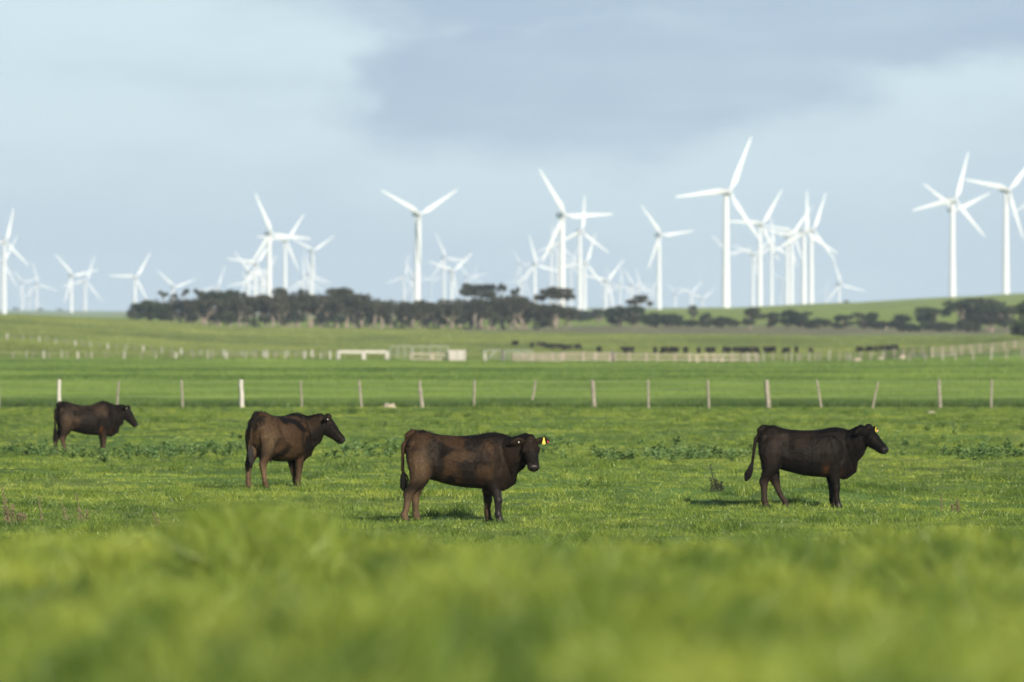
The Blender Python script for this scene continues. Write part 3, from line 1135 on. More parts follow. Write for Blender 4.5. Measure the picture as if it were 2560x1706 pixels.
# heifer in the middle, face turned to the camera
make_cow(dict({**BROWNISH}, u=1013, d=123.3, heading=1, scale=1.02, dz=0.0, seed=11, fat=1.0, lo=.44, hi=.62,
              fore=((.12, .0, .02), (-.03, .02, 0)), hind=((-.12, 0, -.035), (.05, .02, .06)),
              head_at=(1.755, -.24, 1.115), head_yaw=-78, head_pitch=52, neck=.98, ears=((-.10, -.10), (-.10, .12)),
              tail=TAIL_STRAIGHT, switch=[(-.03, 0, .70), (-.03, 0, .62), (-.025, 0, .55), (-.02, 0, .47)],
              thigh=.8, shank=1.0, rust=.2, brown=(.031, .0175, .0092), tags=((1, 'yellow'), (0, 'white')), number='018', button='red'),
         'dark brown cow turning its face to the camera, yellow tag in one ear')
# near-black heifer
make_cow(dict(BLACKISH, u=1894, d=132.5, heading=2, scale=.975, dz=0.0, seed=23, fat=1.0, lo=.5, hi=.85,
              fore=((.06, .0, .0), (.0, .02, .0)), hind=((.0, 0, .01), (.34, .02, .21)),
              head_at=(1.72, -.19, 1.185), head_yaw=-34, head_pitch=40, neck=1.0, ears=((-.35, -.40), (-.05, .12)),
              tail=[(-.05, 0, .95), (-.07, -.01, .80), (-.085, -.02, .68)], switch=[(-.085, -.02, .72), (-.12, -.03, .60), (-.16, -.03, .52), (-.19, -.04, .44)],
              thigh=.3, shank=.9, fshank=.3, rust=.55, tags=((1, 'yellow'),), number='57', button='pink'),
         'nearly black cow standing side on above its shadow, yellow tag showing beyond its forehead')
# older brown cow seen from behind its hip
make_cow(dict({**BROWNISH}, u=632, d=146.5, heading=55, dz=-.01, seed=37, fat=1.26, deep=.05, lo=.42, hi=.58, scale=1.02,
              fore=((-.02, .06, .0), (.06, -.10, .0)), hind=((.06, -.02, .02), (-.02, .03, -.02)),
              head_at=(1.55, -.37, 1.125), head_yaw=-51, head_pitch=48, neck=1.05, ears=((-.45, -.12), (-.1, .1)),
              tail=[(-.045, 0, .95), (-.05, 0, .80), (-.05, 0, .70)], switch=[(-.05, 0, .74), (-.055, 0, .60), (-.055, 0, .50), (-.045, 0, .38)],
              udder=True, thigh=1.0, shank=1.0, fshank=1.3, rust=.4, brown=(.041, .0235, .0122), tan=(.118, .076, .043), tags=((0, 'white'),)),
         'brown patchy cow seen from behind its hip, head held out in profile')
# cow farther back, feet hidden in weeds
make_cow(dict({**BROWNISH}, u=141, d=213.0, heading=18, seed=53, fat=1.18, deep=.01, hump=.055, dip=.02, lo=.46, hi=.74, scale=1.02, dz=-.02,
              fore=((-.04, .0, .0), (.0, .02, .0)), hind=((.10, 0, .04), (-.10, .02, -.06)),
              head_at=(1.70, -.20, 1.08), head_yaw=-20, head_pitch=55, neck=1.12, ears=((-.75, .0), (-.1, .1)),
              tail=TAIL_STRAIGHT, switch=[(-.03, 0, .70), (-.03, 0, .60), (-.03, 0, .50), (-.02, 0, .36)],
              thigh=.45, shank=1.0, rust=.7, tags=((0, 'white'),)),
         'farthest of the four near cows, dark brown, feet hidden in weeds before the fence')


# ------------------------------------------------------------------ wind turbines
M_TURB = simple_mat('turbine_white', (0.555, 0.572, 0.59), .45, .04, .3, .4)
YAW = R(26)                                # rotors face into the wind: towards the camera and a little right
HUBH, BLADE = 67.0, 33.0


def tower_mesh():
    mb = MB()
    n = 28
    rings = []
    for t in (0, .004, .004, .33, .66, 1):
        r = 2.4 - .95 * t
        rings.append([Vector((r * math.cos(2 * math.pi * k / n), r * math.sin(2 * math.pi * k / n), t)) for k in range(n)])
    rings[0] = [Vector((p.x * 1.25, p.y * 1.25, 0)) for p in rings[0]]
    rings[1] = [Vector((p.x * 1.25, p.y * 1.25, .004)) for p in rings[1]]
    mb.loft(rings)
    return mb.mesh('tower', False)


def nacelle_mesh():
    mb = MB()
    rings = []
    for x, w, h, z in ((2.6, .9, 1.0, 0), (2.2, 1.35, 1.45, 0), (.5, 1.55, 1.7, .05), (-4.5, 1.5, 1.65, .15), (-6.6, 1.2, 1.3, .25), (-7.0, .8, .9, .3)):
        rings.append([Vector((x, w * (abs(math.cos(a)) ** .6) * (1 if math.cos(a) > 0 else -1), z + h * (abs(math.sin(a)) ** .6) * (1 if math.sin(a) > 0 else -1)))
                      for a in (2 * math.pi * k / 20 for k in range(20))])
    mb.loft(rings)
    mb.box((-5.6, 0, 2.1), (.9, .7, .8))
    return mb.mesh('nacelle', False)


def hub_mesh():
    mb = MB()
    rings = []
    for x, r in ((2.62, 1.0), (3.0, 1.35), (4.0, 1.4), (4.9, 1.15), (5.6, .7), (5.9, .2)):
        rings.append([Vector((x, r * math.cos(2 * math.pi * k / 20), r * math.sin(2 * math.pi * k / 20))) for k in range(20)])
    mb.loft(rings)
    return mb.mesh('hub', False)


def blade_mesh():
    mb = MB()
    rings = []
    for r, c, t, tw in ((.9, 1.3, 1.3, 40), (2.2, 1.35, 1.3, 35), (4.0, 1.9, 1.0, 25), (6.8, 2.75, .62, 17), (10, 2.5, .46, 11), (16, 1.95, .32, 6), (22, 1.5, .22, 3), (28, 1.05, .14, 1), (31.5, .75, .09, 0), (32.7, .45, .06, 0), (33.0, .12, .03, 0)):
        a = R(tw)
        c *= 1.25
        ring = []
        for k in range(12):
            q = 2 * math.pi * k / 12
            px = c * (.5 * math.cos(q) + .18 * (r > 3))       # chord along y
            py = t * .5 * math.sin(q) * (1 - .4 * (math.cos(q) > 0) * (r > 3))
            y, x = px * math.cos(a) - py * math.sin(a), px * math.sin(a) + py * math.cos(a)
            ring.append(Vector((3.9 + x - .012 * r, y, r)))
        rings.append(ring)
    mb.loft(rings)
    return mb.mesh('blade', True)


TURB = [  # hub column, hub row, blade length in the photo's pixels, bearing of one blade clockwise from straight up
    (15, 604, 84, 14), (9, 654, 72, 150), (58, 706, 42, 75), (95, 711, 56, 346), (76, 750, 42, 112), (182, 689, 70, 318), (216, 703, 66, 139),
    (341, 693, 71, 32), (436, 718, 61, 311), (544, 719, 58, 20), (679, 585, 106, 336), (717, 601, 80, 36), (783, 627, 67, 57), (624, 682, 64, 322),
    (642, 658, 78, 37), (622, 707, 58, 22), (660, 690, 60, 35), (652, 702, 52, 160), (760, 699, 60, 356), (774, 688, 62, 107), (786, 697, 44, 117),
    (1050, 536, 117, 59), (1013, 692, 56, 10), (1036, 699, 50, 330), (1080, 705, 40, 62), (1114, 645, 66, 96), (1133, 678, 70, 49), (1171, 694, 52, 80),
    (1189, 696, 36, 0), (1303, 662, 46, 325), (1310, 706, 46, 30), (1341, 662, 73, 345), (1382, 626, 64, 358), (1397, 609, 66, 10), (1413, 539, 130, 328),
    (1455, 579, 89, 5), (1466, 657, 75, 19), (1430, 661, 54, 22), (1518, 702, 70, 41), (1530, 712, 48, 340), (1553, 713, 43, 0), (1582, 713, 47, 330),
    (1600, 718, 45, 347), (1630, 726, 37, 30), (1621, 737, 31, 310), (1653, 588, 90, 323), (1691, 734, 37, 310), (1729, 732, 44, 46), (1757, 747, 45, 52),
    (1824, 479, 146, 24), (1906, 560, 100, 33), (1822, 636, 66, 315), (1886, 637, 64, 290), (1933, 615, 71, 356), (1973, 591, 78, 44), (1984, 579, 80, 40),
    (2016, 580, 100, 1), (2034, 574, 95, 21), (2102, 712, 70, 342), (1955, 700, 42, 300), (2065, 727, 28, 15),
    (2389, 500, 121, 17), (2388, 526, 107, 306), (2523, 475, 124, 41), (2580, 500, 66, 236)]

FARTHER = {(9, 654), (95, 711), (76, 750), (216, 703), (544, 719), (760, 699), (774, 688), (786, 697), (1013, 692), (1036, 699), (1080, 705), (1114, 645), (1171, 694),
           (1189, 696), (1303, 662), (1310, 706), (1382, 626), (1397, 609), (1430, 661), (1530, 712), (2102, 712), (1955, 700), (1822, 636)}

CLOCK = {0: 'twelve, four and eight', 1: 'one, five and nine', 2: 'two, six and ten', 3: 'three, seven and eleven'}


def clock_words(ph):
    k = round((ph % 120) / 15) % 8
    base = CLOCK[(k // 2) % 4]
    return 'at ' + base if k % 2 == 0 else 'past ' + base


def turbine_place(u):
    for lim, w in ((130, 'over the pale distant hill'), (280, 'above open far skyline'), (600, 'behind the bushy tree belt end'), (740, 'in the crowded cluster'),
                   (900, 'beside the crowded cluster'), (1060, 'behind the long tree belt'), (1230, 'behind the low belt middle'), (1370, 'behind the tall umbrella trees'),
                   (1480, 'behind the flat topped tree'), (1545, 'in the pale crowd'), (1640, 'in the hazy group'), (1780, 'beyond the scrubby rise'),
                   (1915, 'at the green ridge foot'), (1980, 'in the ridge thicket'), (2200, 'along the green ridge'), (9999, 'on the high green shoulder')):
        if u < lim:
            return w


def build_turbines():
    tm, nm, hm, bm_ = tower_mesh(), nacelle_mesh(), hub_mesh(), blade_mesh()
    tm.polygons.foreach_set('use_smooth', [True] * len(tm.polygons))
    used = {}
    top = 0
    for i, (u, v, L, ph) in enumerate(TURB):
        big = 1.55 if (u, v) in FARTHER else 1.0
        d = big * BLADE * PXF / (L * 1.04)
        x = (u - 1280) / PXF * d
        hz = CAMZ + (853 - v) / PXF * d
        gz = float(ground_z(x, d)) - .4
        # the tower stands behind the rotor
        hub_c = Vector((x, d, hz))
        fwd = Vector((math.sin(YAW), -math.cos(YAW), 0))
        base = Vector((x, d, gz)) - fwd * 3.9 * big
        base.z = float(ground_z(base.x, base.y)) - .4
        if hz - base.z < 48:
            base.z = hz - 60
        rt = empty('wind_turbine', base, math.atan2(fwd.y, fwd.x))
        size = 'tall' if L >= 95 else 'large' if L >= 72 else 'middling' if L >= 55 else 'small'
        lab = '%s white turbine, blades %s, %s' % (size, clock_words(ph), turbine_place(u))
        if lab in used:
            print('DUP turbine', lab, i, used[lab])
        used[lab] = i
        tag(rt, lab, 'wind turbine', 'white wind turbines of the far wind farm')
        t = link('tower', tm, rt, M_TURB if i == 0 else None)
        rt.scale = (big, big, big)
        nz = (hz - base.z) / big
        t.scale = (1, 1, nz - 1.3)
        for nm_, me in (('nacelle', nm), ('hub', hm)):
            o = link(nm_, me, rt, M_TURB if i == 0 else None)
            o.location = (0, 0, nz)
        for k in range(3):
            # bearing seen in the picture -> turn about the rotor shaft
            a = R(ph + 120 * k)
            o = link('blade', bm_, rt, M_TURB if i == 0 and k == 0 else None)
            o.location = (0, 0, nz)
            o.rotation_euler = (-a, 0, 0)
        top = max(top, hz + BLADE * big)
    return top


ZTOP = build_turbines()


# ------------------------------------------------------------------ trees
M_TRUNK = simple_mat('gum_bark', (0.30, 0.24, 0.185), .85, .5, 1.5)


def leaf_mat(name, a, b):
    m, nt, bs = new_mat(name)
    N, L = nt.nodes, nt.links
    oi = N.new('ShaderNodeObjectInfo')
    geo = N.new('ShaderNodeNewGeometry')
    rp = N.new('ShaderNodeValToRGB')
    rp.color_ramp.elements[0].color = (*a, 1)
    rp.color_ramp.elements[1].color = (*b, 1)
    ad = N.new('ShaderNodeMath'); ad.operation = 'MULTIPLY_ADD'
    L.new(geo.outputs['Random Per Island'], ad.inputs[0]); ad.inputs[1].default_value = .6
    ml = N.new('ShaderNodeMath'); ml.operation = 'MULTIPLY'; ml.inputs[1].default_value = .4
    L.new(oi.outputs['Random'], ml.inputs[0]); L.new(ml.outputs[0], ad.inputs[2])
    L.new(ad.outputs[0], rp.inputs[0])
    L.new(rp.outputs[0], bs.inputs['Base Color'])
    bs.inputs['Roughness'].default_value = .7
    bs.inputs['Specular IOR Level'].default_value = .15
    return m


M_LEAF = leaf_mat('gum_leaf', (0.013, 0.016, 0.009), (0.066, 0.064, 0.034))
M_LEAFG = leaf_mat('bush_leaf', (0.013, 0.019, 0.009), (0.050, 0.060, 0.026))


def tree_proto(kind, seed):
    """unit tree: 1 high, about 1 wide; returns trunk mesh, crown mesh"""
    rn = random.Random(seed)
    tr, cr = MB(), MB()
    blobs = []

    def limb(p0, p1, r0, r1, bend=.06):
        mid = p0.lerp(p1, .5) + Vector((rn.gauss(0, bend), rn.gauss(0, bend), rn.gauss(0, bend * .3)))
        tr.tube([p0, p0.lerp(mid, .6), mid, mid.lerp(p1, .6), p1], [r0, r0 * .85, (r0 + r1) / 2, r1 * 1.2, r1], 7)
    base = Vector((0, 0, -.03))
    if kind == 'gum':
        for k in range(rn.randint(2, 3)):
            f = Vector((rn.uniform(-.12, .12), rn.uniform(-.12, .12), rn.uniform(.3, .42)))
            limb(base + Vector((rn.uniform(-.05, .05), rn.uniform(-.05, .05), 0)), f, .040, .025)
            for j in range(3):
                a = rn.uniform(0, 6.28)
                e = Vector((f.x + .30 * math.cos(a), f.y + .30 * math.sin(a), rn.uniform(.60, .85)))
                limb(f, e, .02, .008)
                blobs.append((e, rn.uniform(.13, .2), rn.uniform(.10, .15)))
        for _ in range(9):
            blobs.append((Vector((rn.uniform(-.36, .36), rn.uniform(-.36, .36), rn.uniform(.50, .86))), rn.uniform(.13, .2), rn.uniform(.10, .15)))
    elif kind == 'bush':
        for k in range(4):
            a = rn.uniform(0, 6.28)
            limb(base, Vector((.22 * math.cos(a), .22 * math.sin(a), .5)), .035, .012)
        for _ in range(24):
            a, r, z = rn.uniform(0, 6.28), .36 * math.sqrt(rn.random()), rn.random()
            blobs.append((Vector((r * math.cos(a), r * math.sin(a), .14 + .68 * z * (1 - .9 * r * r / .13 * .5))), rn.uniform(.13, .19), rn.uniform(.11, .16)))
    elif kind == 'umbrella':
        f = Vector((rn.uniform(-.08, .08), 0, .45))
        limb(base, f, .03, .024)
        for j in range(6):
            a = j * 1.05 + rn.uniform(-.3, .3)
            q = rn.uniform(.2, .4)
            e = Vector((f.x + q * math.cos(a), q * math.sin(a), .88 - .9 * q * q + rn.uniform(-.04, .02)))
            limb(f, e, .016, .006)
            blobs.append((e, rn.uniform(.13, .19), rn.uniform(.07, .10)))
        for _ in range(5):
            blobs.append((Vector((rn.uniform(-.3, .3), rn.uniform(-.3, .3), rn.uniform(.86, .94))), rn.uniform(.12, .18), .055))
    elif kind == 'tuft':
        f = Vector((rn.uniform(-.05, .05), 0, .62))
        limb(base, f, .022, .014)
        for j in range(4):
            a = j * 1.6 + rn.uniform(-.3, .3)
            e = Vector((f.x + .16 * math.cos(a), .16 * math.sin(a), rn.uniform(.80, .93)))
            limb(f, e, .010, .005)
            blobs.append((e, rn.uniform(.09, .13), rn.uniform(.05, .075)))
    else:  # round
        f = Vector((0, 0, .25))
        limb(base, f, .045, .03)
        for j in range(5):
            a = j * 1.25
            e = Vector((.22 * math.cos(a), .22 * math.sin(a), rn.uniform(.5, .7)))
            limb(f, e, .02, .008)
        for _ in range(18):
            a, r = rn.uniform(0, 6.28), .33 * math.sqrt(rn.random())
            z = rn.uniform(.16, .86)
            k = 1 - ((z - .58) / .42) ** 2 * .6
            blobs.append((Vector((r * k * math.cos(a), r * k * math.sin(a), z)), rn.uniform(.12, .18), rn.uniform(.10, .14)))
    for c, r, h in blobs:
        for _ in range(int(105 * r / .15)):
            q = Vector((rn.gauss(0, 1), rn.gauss(0, 1), rn.gauss(0, 1))).normalized() * (rn.random() ** .35)
            p = c + Vector((q.x * r, q.y * r, q.z * h))
            s = rn.uniform(.022, .045)
            nv = Vector((rn.gauss(0, 1), rn.gauss(0, 1), rn.gauss(0, 1))).normalized()
            t = nv.orthogonal().normalized() * s
            b = nv.cross(t).normalized() * s * rn.uniform(.5, 1)
            cr.add([p - t, p + b, p + t, p - b], [(0, 1, 2, 3)])
    return tr.mesh('trunk', True), cr.mesh('crown')


PROTO = {}
for kd in ('gum', 'bush', 'umbrella', 'tuft', 'round'):
    PROTO[kd] = []
    for q in range(3):
        tme, cme = tree_proto(kd, hash(kd) % 97 * 0 + {'gum': 10, 'bush': 30, 'umbrella': 50, 'tuft': 70, 'round': 90}[kd] + q)
        tme.materials.append(M_TRUNK)
        cme.materials.append(M_LEAFG if kd in ('bush', 'round') else M_LEAF)
        PROTO[kd].append((tme, cme))


def plant(u, d, vtop, width, kind, label, group, name=None, base_v=None):
    if 2250 < d < 2460:
        d -= 115
    if kind in ('bush', 'round') and group != 'trees filling the back of the dark belt':
        width *= 1.28
    b = at(u, d)
    h = CAMZ + (853 - vtop) / PXF * d - b.z
    w = width / PXF * d
    if h < .5:
        print('LOW TREE', label, h)
        h = 1.0
    nm = name or {'gum': 'gum_tree', 'bush': 'bushy_tree', 'umbrella': 'umbrella_tree', 'tuft': 'slender_tree', 'round': 'round_tree'}[kind]
    rt = empty(nm, b, random.uniform(0, 6.28))
    rt.scale = (w * 1.1, w * 1.1, h * 1.13)
    tag(rt, label, 'tree', group)
    tme, cme = random.choice(PROTO[kind])
    link('trunk', tme, rt)
    link('crown', cme, rt)
    return rt


ORD = ['first', 'second', 'third', 'fourth', 'fifth', 'sixth', 'seventh', 'eighth', 'ninth', 'tenth', 'eleventh', 'twelfth', 'thirteenth', 'fourteenth', 'fifteenth',
       'sixteenth', 'seventeenth', 'eighteenth', 'nineteenth', 'twentieth']
ORD += ['twenty-' + w for w in ORD[:9]] + ['thirtieth'] + ['thirty-' + w for w in ORD[:9]] + ['fortieth']


def tree_belt():
    G = 'trees of the long dark belt'
    front = [(378, 2290, 744, 112, 'bush'), (455, 2300, 752, 95, 'gum'), (508, 2290, 752, 105, 'gum'), (553, 2320, 728, 110, 'round'), (598, 2285, 745, 80, 'gum'),
             (640, 2300, 741, 90, 'gum'), (682, 2290, 742, 85, 'gum'), (727, 2300, 730, 95, 'gum'), (775, 2295, 742, 95, 'gum'), (822, 2300, 744, 95, 'gum'),
             (868, 2290, 746, 80, 'gum'), (900, 2310, 742, 105, 'gum'), (948, 2290, 754, 90, 'gum'), (1002, 2300, 757, 95, 'gum'), (1040, 2290, 758, 80, 'gum'),
             (1082, 2300, 755, 95, 'gum'), (1130, 2290, 762, 90, 'gum'), (1172, 2300, 752, 85, 'gum'), (1212, 2290, 750, 100, 'gum'), (1258, 2300, 744, 105, 'gum'),
             (1298, 2290, 745, 95, 'gum'), (1340, 2300, 768, 70, 'gum'), (1388, 2290, 762, 85, 'gum'), (1420, 2300, 772, 60, 'gum')]
    for i, (u, d, v, w, k) in enumerate(front):
        if i == 0:
            lab = 'rounded bushy dark tree closing the open grass end of the long belt'
        else:
            lab = '%s dark tree along the belt front from its bushy end' % ORD[i]
        plant(u, d, v, w, k, lab, G)
    back = [(420, 770), (480, 762), (530, 746), (575, 748), (615, 750), (660, 748), (705, 746), (750, 746), (800, 748), (845, 750), (885, 750), (925, 754), (975, 760),
            (1022, 762), (1062, 762), (1106, 766), (1152, 764), (1195, 758), (1235, 754), (1278, 752), (1318, 760), (1362, 780)]
    for i, (u, v) in enumerate(back):
        plant(u, 2350 + 20 * (i % 3), v, 92, 'round', '%s shaded tree filling the belt behind its front row, from the bushy end' % ORD[i], 'trees filling the back of the dark belt', 'belt_tree')
    tall = [(408, 733, 45, 'tuft', 'slender tree with a small flat tuft above the bushy belt end'),
            (436, 738, 34, 'tuft', 'slender tuft topped tree crossing a turbine tower by the belt end'),
            (464, 731, 40, 'tuft', 'bare stemmed tufted tree next after the belt end notch'),
            (498, 729, 52, 'tuft', 'pale trunked tree with split tufts beside the big round crown'),
            (706, 730, 60, 'tuft', 'twin tufted tree between two turbine towers over the belt'),
            (850, 729, 85, 'umbrella', 'thin arching umbrella tree with sky showing under its crown'),
            (1194, 720, 96, 'umbrella', 'broad umbrella crowned tree, widest flat top in the belt'),
            (1256, 716, 46, 'tuft', 'tallest tufted tree just past the broad umbrella crown'),
            (1288, 726, 44, 'tuft', 'ragged tufted tree beside the tallest tuft'),
            (1388, 728, 96, 'umbrella', 'lone flat topped tree on a thin bare stem at the belt end')]
    for u, v, w, k, lab in tall:
        plant(u, 2320, v, w, k, lab, 'tall emergent trees of the belt')
    # open ground past the belt
    G2 = 'scattered trees below the green ridge'
    later = [(1450, 2900, 771, 62, 'bush', 'hazy bush beyond the flat topped tree'), (1497, 2900, 772, 60, 'bush', 'low hazy bush in the gap past the belt'),
             (1548, 2450, 763, 70, 'bush', 'dark bush leading up to a flat dark canopy'), (1590, 2430, 746, 66, 'umbrella', 'small flat canopied tree leaning over dark bushes'),
             (1585, 2420, 768, 70, 'round', 'dark dense tree under the small flat canopy'), (1640, 2420, 778, 66, 'bush', 'dark bush in front of a turbine foot beyond the gap'),
             (1680, 2410, 780, 60, 'bush', 'broad dark bush with a pale rock before it'), (1732, 2900, 766, 26, 'round', 'tiny tree on the ridge foot skyline'),
             (1728, 2450, 797, 34, 'bush', 'small bush after the broad dark one'), (1770, 2450, 783, 40, 'bush', 'small rounded bush, lighter, before the ridge'),
             (1805, 2400, 787, 42, 'bush', 'bush with a white patch at its foot'), (1836, 2450, 796, 24, 'bush', 'tiny bush beside the round lollipop tree'),
             (1877, 2350, 770, 48, 'round', 'round lollipop tree standing clear below the ridge'), (1925, 2360, 782, 48, 'round', 'second round tree, beside the lollipop tree'),
             (1970, 2380, 778, 52, 'round', 'paler round tree in a row on the slope'), (2003, 2360, 782, 66, 'round', 'wide dark tree with a trailing flat side'),
             (2048, 2380, 795, 56, 'bush', 'low dark bush trailing down from the wide tree'), (2088, 2400, 806, 36, 'bush', 'lowest bush in the dip of the tree line'),
             (2112, 2400, 788, 46, 'round', 'small round topped tree after the dip'), (2160, 2380, 784, 70, 'round', 'heavy dark crown over pale stones'),
             (2205, 2400, 800, 60, 'bush', 'thin grey green bush past the heavy crown'), (2250, 2380, 787, 62, 'round', 'mid sized dark tree in the rising clump'),
             (2275, 2300, 806, 60, 'bush', 'dark bush low in front of the rising clump'), (2330, 2380, 769, 86, 'round', 'spreading dark tree with pale grass under it'),
             (2350, 2320, 802, 70, 'bush', 'dark bush beneath the spreading tree'), (2412, 2380, 747, 96, 'round', 'tall round crowned tree in the big clump'),
             (2470, 2380, 748, 100, 'round', 'broadest crown in the big clump on the slope'), (2510, 2360, 764, 80, 'round', 'sloping crown at the lower side of the big clump'),
             (2475, 2300, 790, 80, 'gum', 'dark tree with bare legs under the big clump'), (2420, 2300, 800, 60, 'bush', 'grey green bush at the big clump foot'),
             (2115, 4500, 752, 18, 'round', 'tiny tree on the ridge skyline'), (2575, 1700, 752, 92, 'bush', 'dark tree cut off by the picture edge near the rail fence')]
    for u, d, v, w, k, lab in later:
        plant(u, d, v, w, k, lab, G2)
    far = [(40, 768), (100, 770), (150, 771)]
    # hazy shrubs on the pale hill line
    for (u, v), lab in zip(far, ('faint shrub on the pale far hill by the first turbine', 'faint shrub under the tangled small turbines', 'faint shrub on the pale hill, farthest from the first turbine')):
        plant(u, 15300, v, 16, 'bush', lab, 'faint shrubs on the pale hill')


tree_belt()

# ------------------------------------------------------------------ fences
M_POST = simple_mat('weathered_post', (0.30, 0.265, 0.205), .85, .45, 9, .1, .4)
M_POSTW = simple_mat('pale_post', (0.46, 0.43, 0.37), .8, .25, 9, .1, .3)
M_POSTD = simple_mat('dark_post', (0.15, 0.14, 0.12), .85, .4, 9, .1, .3)
M_WIRE = simple_mat('fence_wire', (0.30, 0.30, 0.29), .5, .2, 9, .4)
M_RAIL = simple_mat('bleached_rail', (0.40, 0.335, 0.265), .85, .3, 3, .1)
M_WHITE = simple_mat('white_rail', (0.44, 0.41, 0.36), .75, .15, 3, .1)
M_PIPE = simple_mat('pale_green_pipe', (0.34, 0.365, 0.31), .5, .15, 3, .3)


def post_mesh(p0, p1, r, seed, necked=False):
    rn = random.Random(seed)
    mb = MB()
    n = 9
    rings = []
    off = [1 + rn.uniform(-.18, .18) for _ in range(n)]
    st = [0, .12, .35, .6, .82, .97, 1.0]
    if necked:
        st = [0, .12, .35, .6, .74, .76, .97, 1.0]
    for t in st:
        c = p0.lerp(p1, t) + Vector((rn.gauss(0, r * .08), rn.gauss(0, r * .08), 0))
        k = (1.08 - .16 * t) * (.82 if t == 1.0 else 1)
        if necked and t > .75:
            k *= .68
        rings.append([c + Vector((r * k * off[j] * math.cos(2 * math.pi * j / n), r * k * off[j] * math.sin(2 * math.pi * j / n), (rn.uniform(-.02, .02) if t == 1.0 else 0))) for j in range(n)])
    mb.loft(rings)
    return mb.mesh('post')


def near_fence():
    D = 329.0
    posts = [(148, 950, 148, 1022, 5.0, 'p'), (297, 954, 291, 1021, 2.9, 'w'), (453, 951, 457, 1021, 3.2, 'w'), (603, 950, 606, 1026, 6.6, 'p'), (752, 952, 756, 1021, 2.8, 'w'),
             (898, 951, 906, 1027, 3.2, 'w'), (1049, 952, 1057, 1028, 5.2, 'n'), (1186, 951, 1184, 1022, 3.2, 'w'), (1340, 951, 1331, 1000, 3.0, 'w'), (1482, 951, 1487, 1021, 6.2, 'w'),
             (1620, 950, 1622, 1018, 3.0, 'w'), (1769, 951, 1773, 1020, 3.2, 'w'), (1916, 951, 1922, 1024, 6.4, 'w'), (2042, 951, 2056, 1023, 3.1, 'w'), (2195, 956, 2178, 1023, 3.0, 'w'),
             (2347, 949, 2351, 1021, 5.0, 'w'), (2480, 950, 2478, 1020, 3.2, 'w'), (2625, 950, 2622, 1021, 3.2, 'w'), (-5, 951, -3, 1021, 3.2, 'w')]
    x0 = at(148, D)
    rt = empty('wire_fence', x0)
    tag(rt, 'near wire fence of thick and thin leaning pale posts behind the grazing cattle', 'fence')
    for i, (ut, vt, ub, vb, hw, k) in enumerate(posts):
        dd = D + random.uniform(-1, 1)
        gx = (ub - 1280) / PXF * dd
        gz = float(ground_z(gx, dd))
        zb = gz - .25 if vb > 1010 else CAMZ - (vb - 853) / PXF * dd
        p0 = Vector((gx, dd, zb))
        p1 = Vector(((ut - 1280) / PXF * dd, dd + random.uniform(-.05, .05), CAMZ - (vt - 853) / PXF * dd))
        r = hw / PXF * dd * .92
        o = link('post', post_mesh(p0 - x0, p1 - x0, r, 300 + i, k == 'n'), rt, M_POSTW if k == 'p' else M_POST)
        if k == 'p':
            o['label'] = 'thick pale post'
        if ut == 1340:
            o['label'] = 'short dropper hanging clear of the ground'
    for z in (1.02, .74, .46):
        mb = MB()
        pts = []
        for u in range(-120, 2700, 70):
            x = (u - 1280) / PXF * D
            pts.append(Vector((x, D - .06, float(ground_z(x, D)) + z + .012 * math.sin(u / 47.0))) - x0)
        mb.tube(pts, [.0022] * len(pts), 4)
        link('wire', mb.mesh('wire'), rt, M_WIRE)


near_fence()


def post_line(name, label, posts, mat, wires=(.95, .6), wire_r=.012):
    """posts: (column, distance, height, radius, x lean)"""
    posts = sorted(posts)
    p0 = at(posts[0][0], posts[0][1])
    rt = empty(name, p0)
    tag(rt, label, 'fence')
    tops = []
    for i, (u, d, h, r, ln) in enumerate(posts):
        b = at(u, d)
        o = link('post', post_mesh(b - p0 - Vector((0, 0, .2)), b - p0 + Vector((ln, 0, h)), r, 500 + i), rt, mat[i % len(mat)])
        tops.append(b - p0)
    for w in wires:
        mb = MB()
        mb.tube([t + Vector((0, -.1, w)) for t in tops], [wire_r] * len(tops), 4)
        link('wire', mb.mesh('wire'), rt, M_WIRE)
    return rt


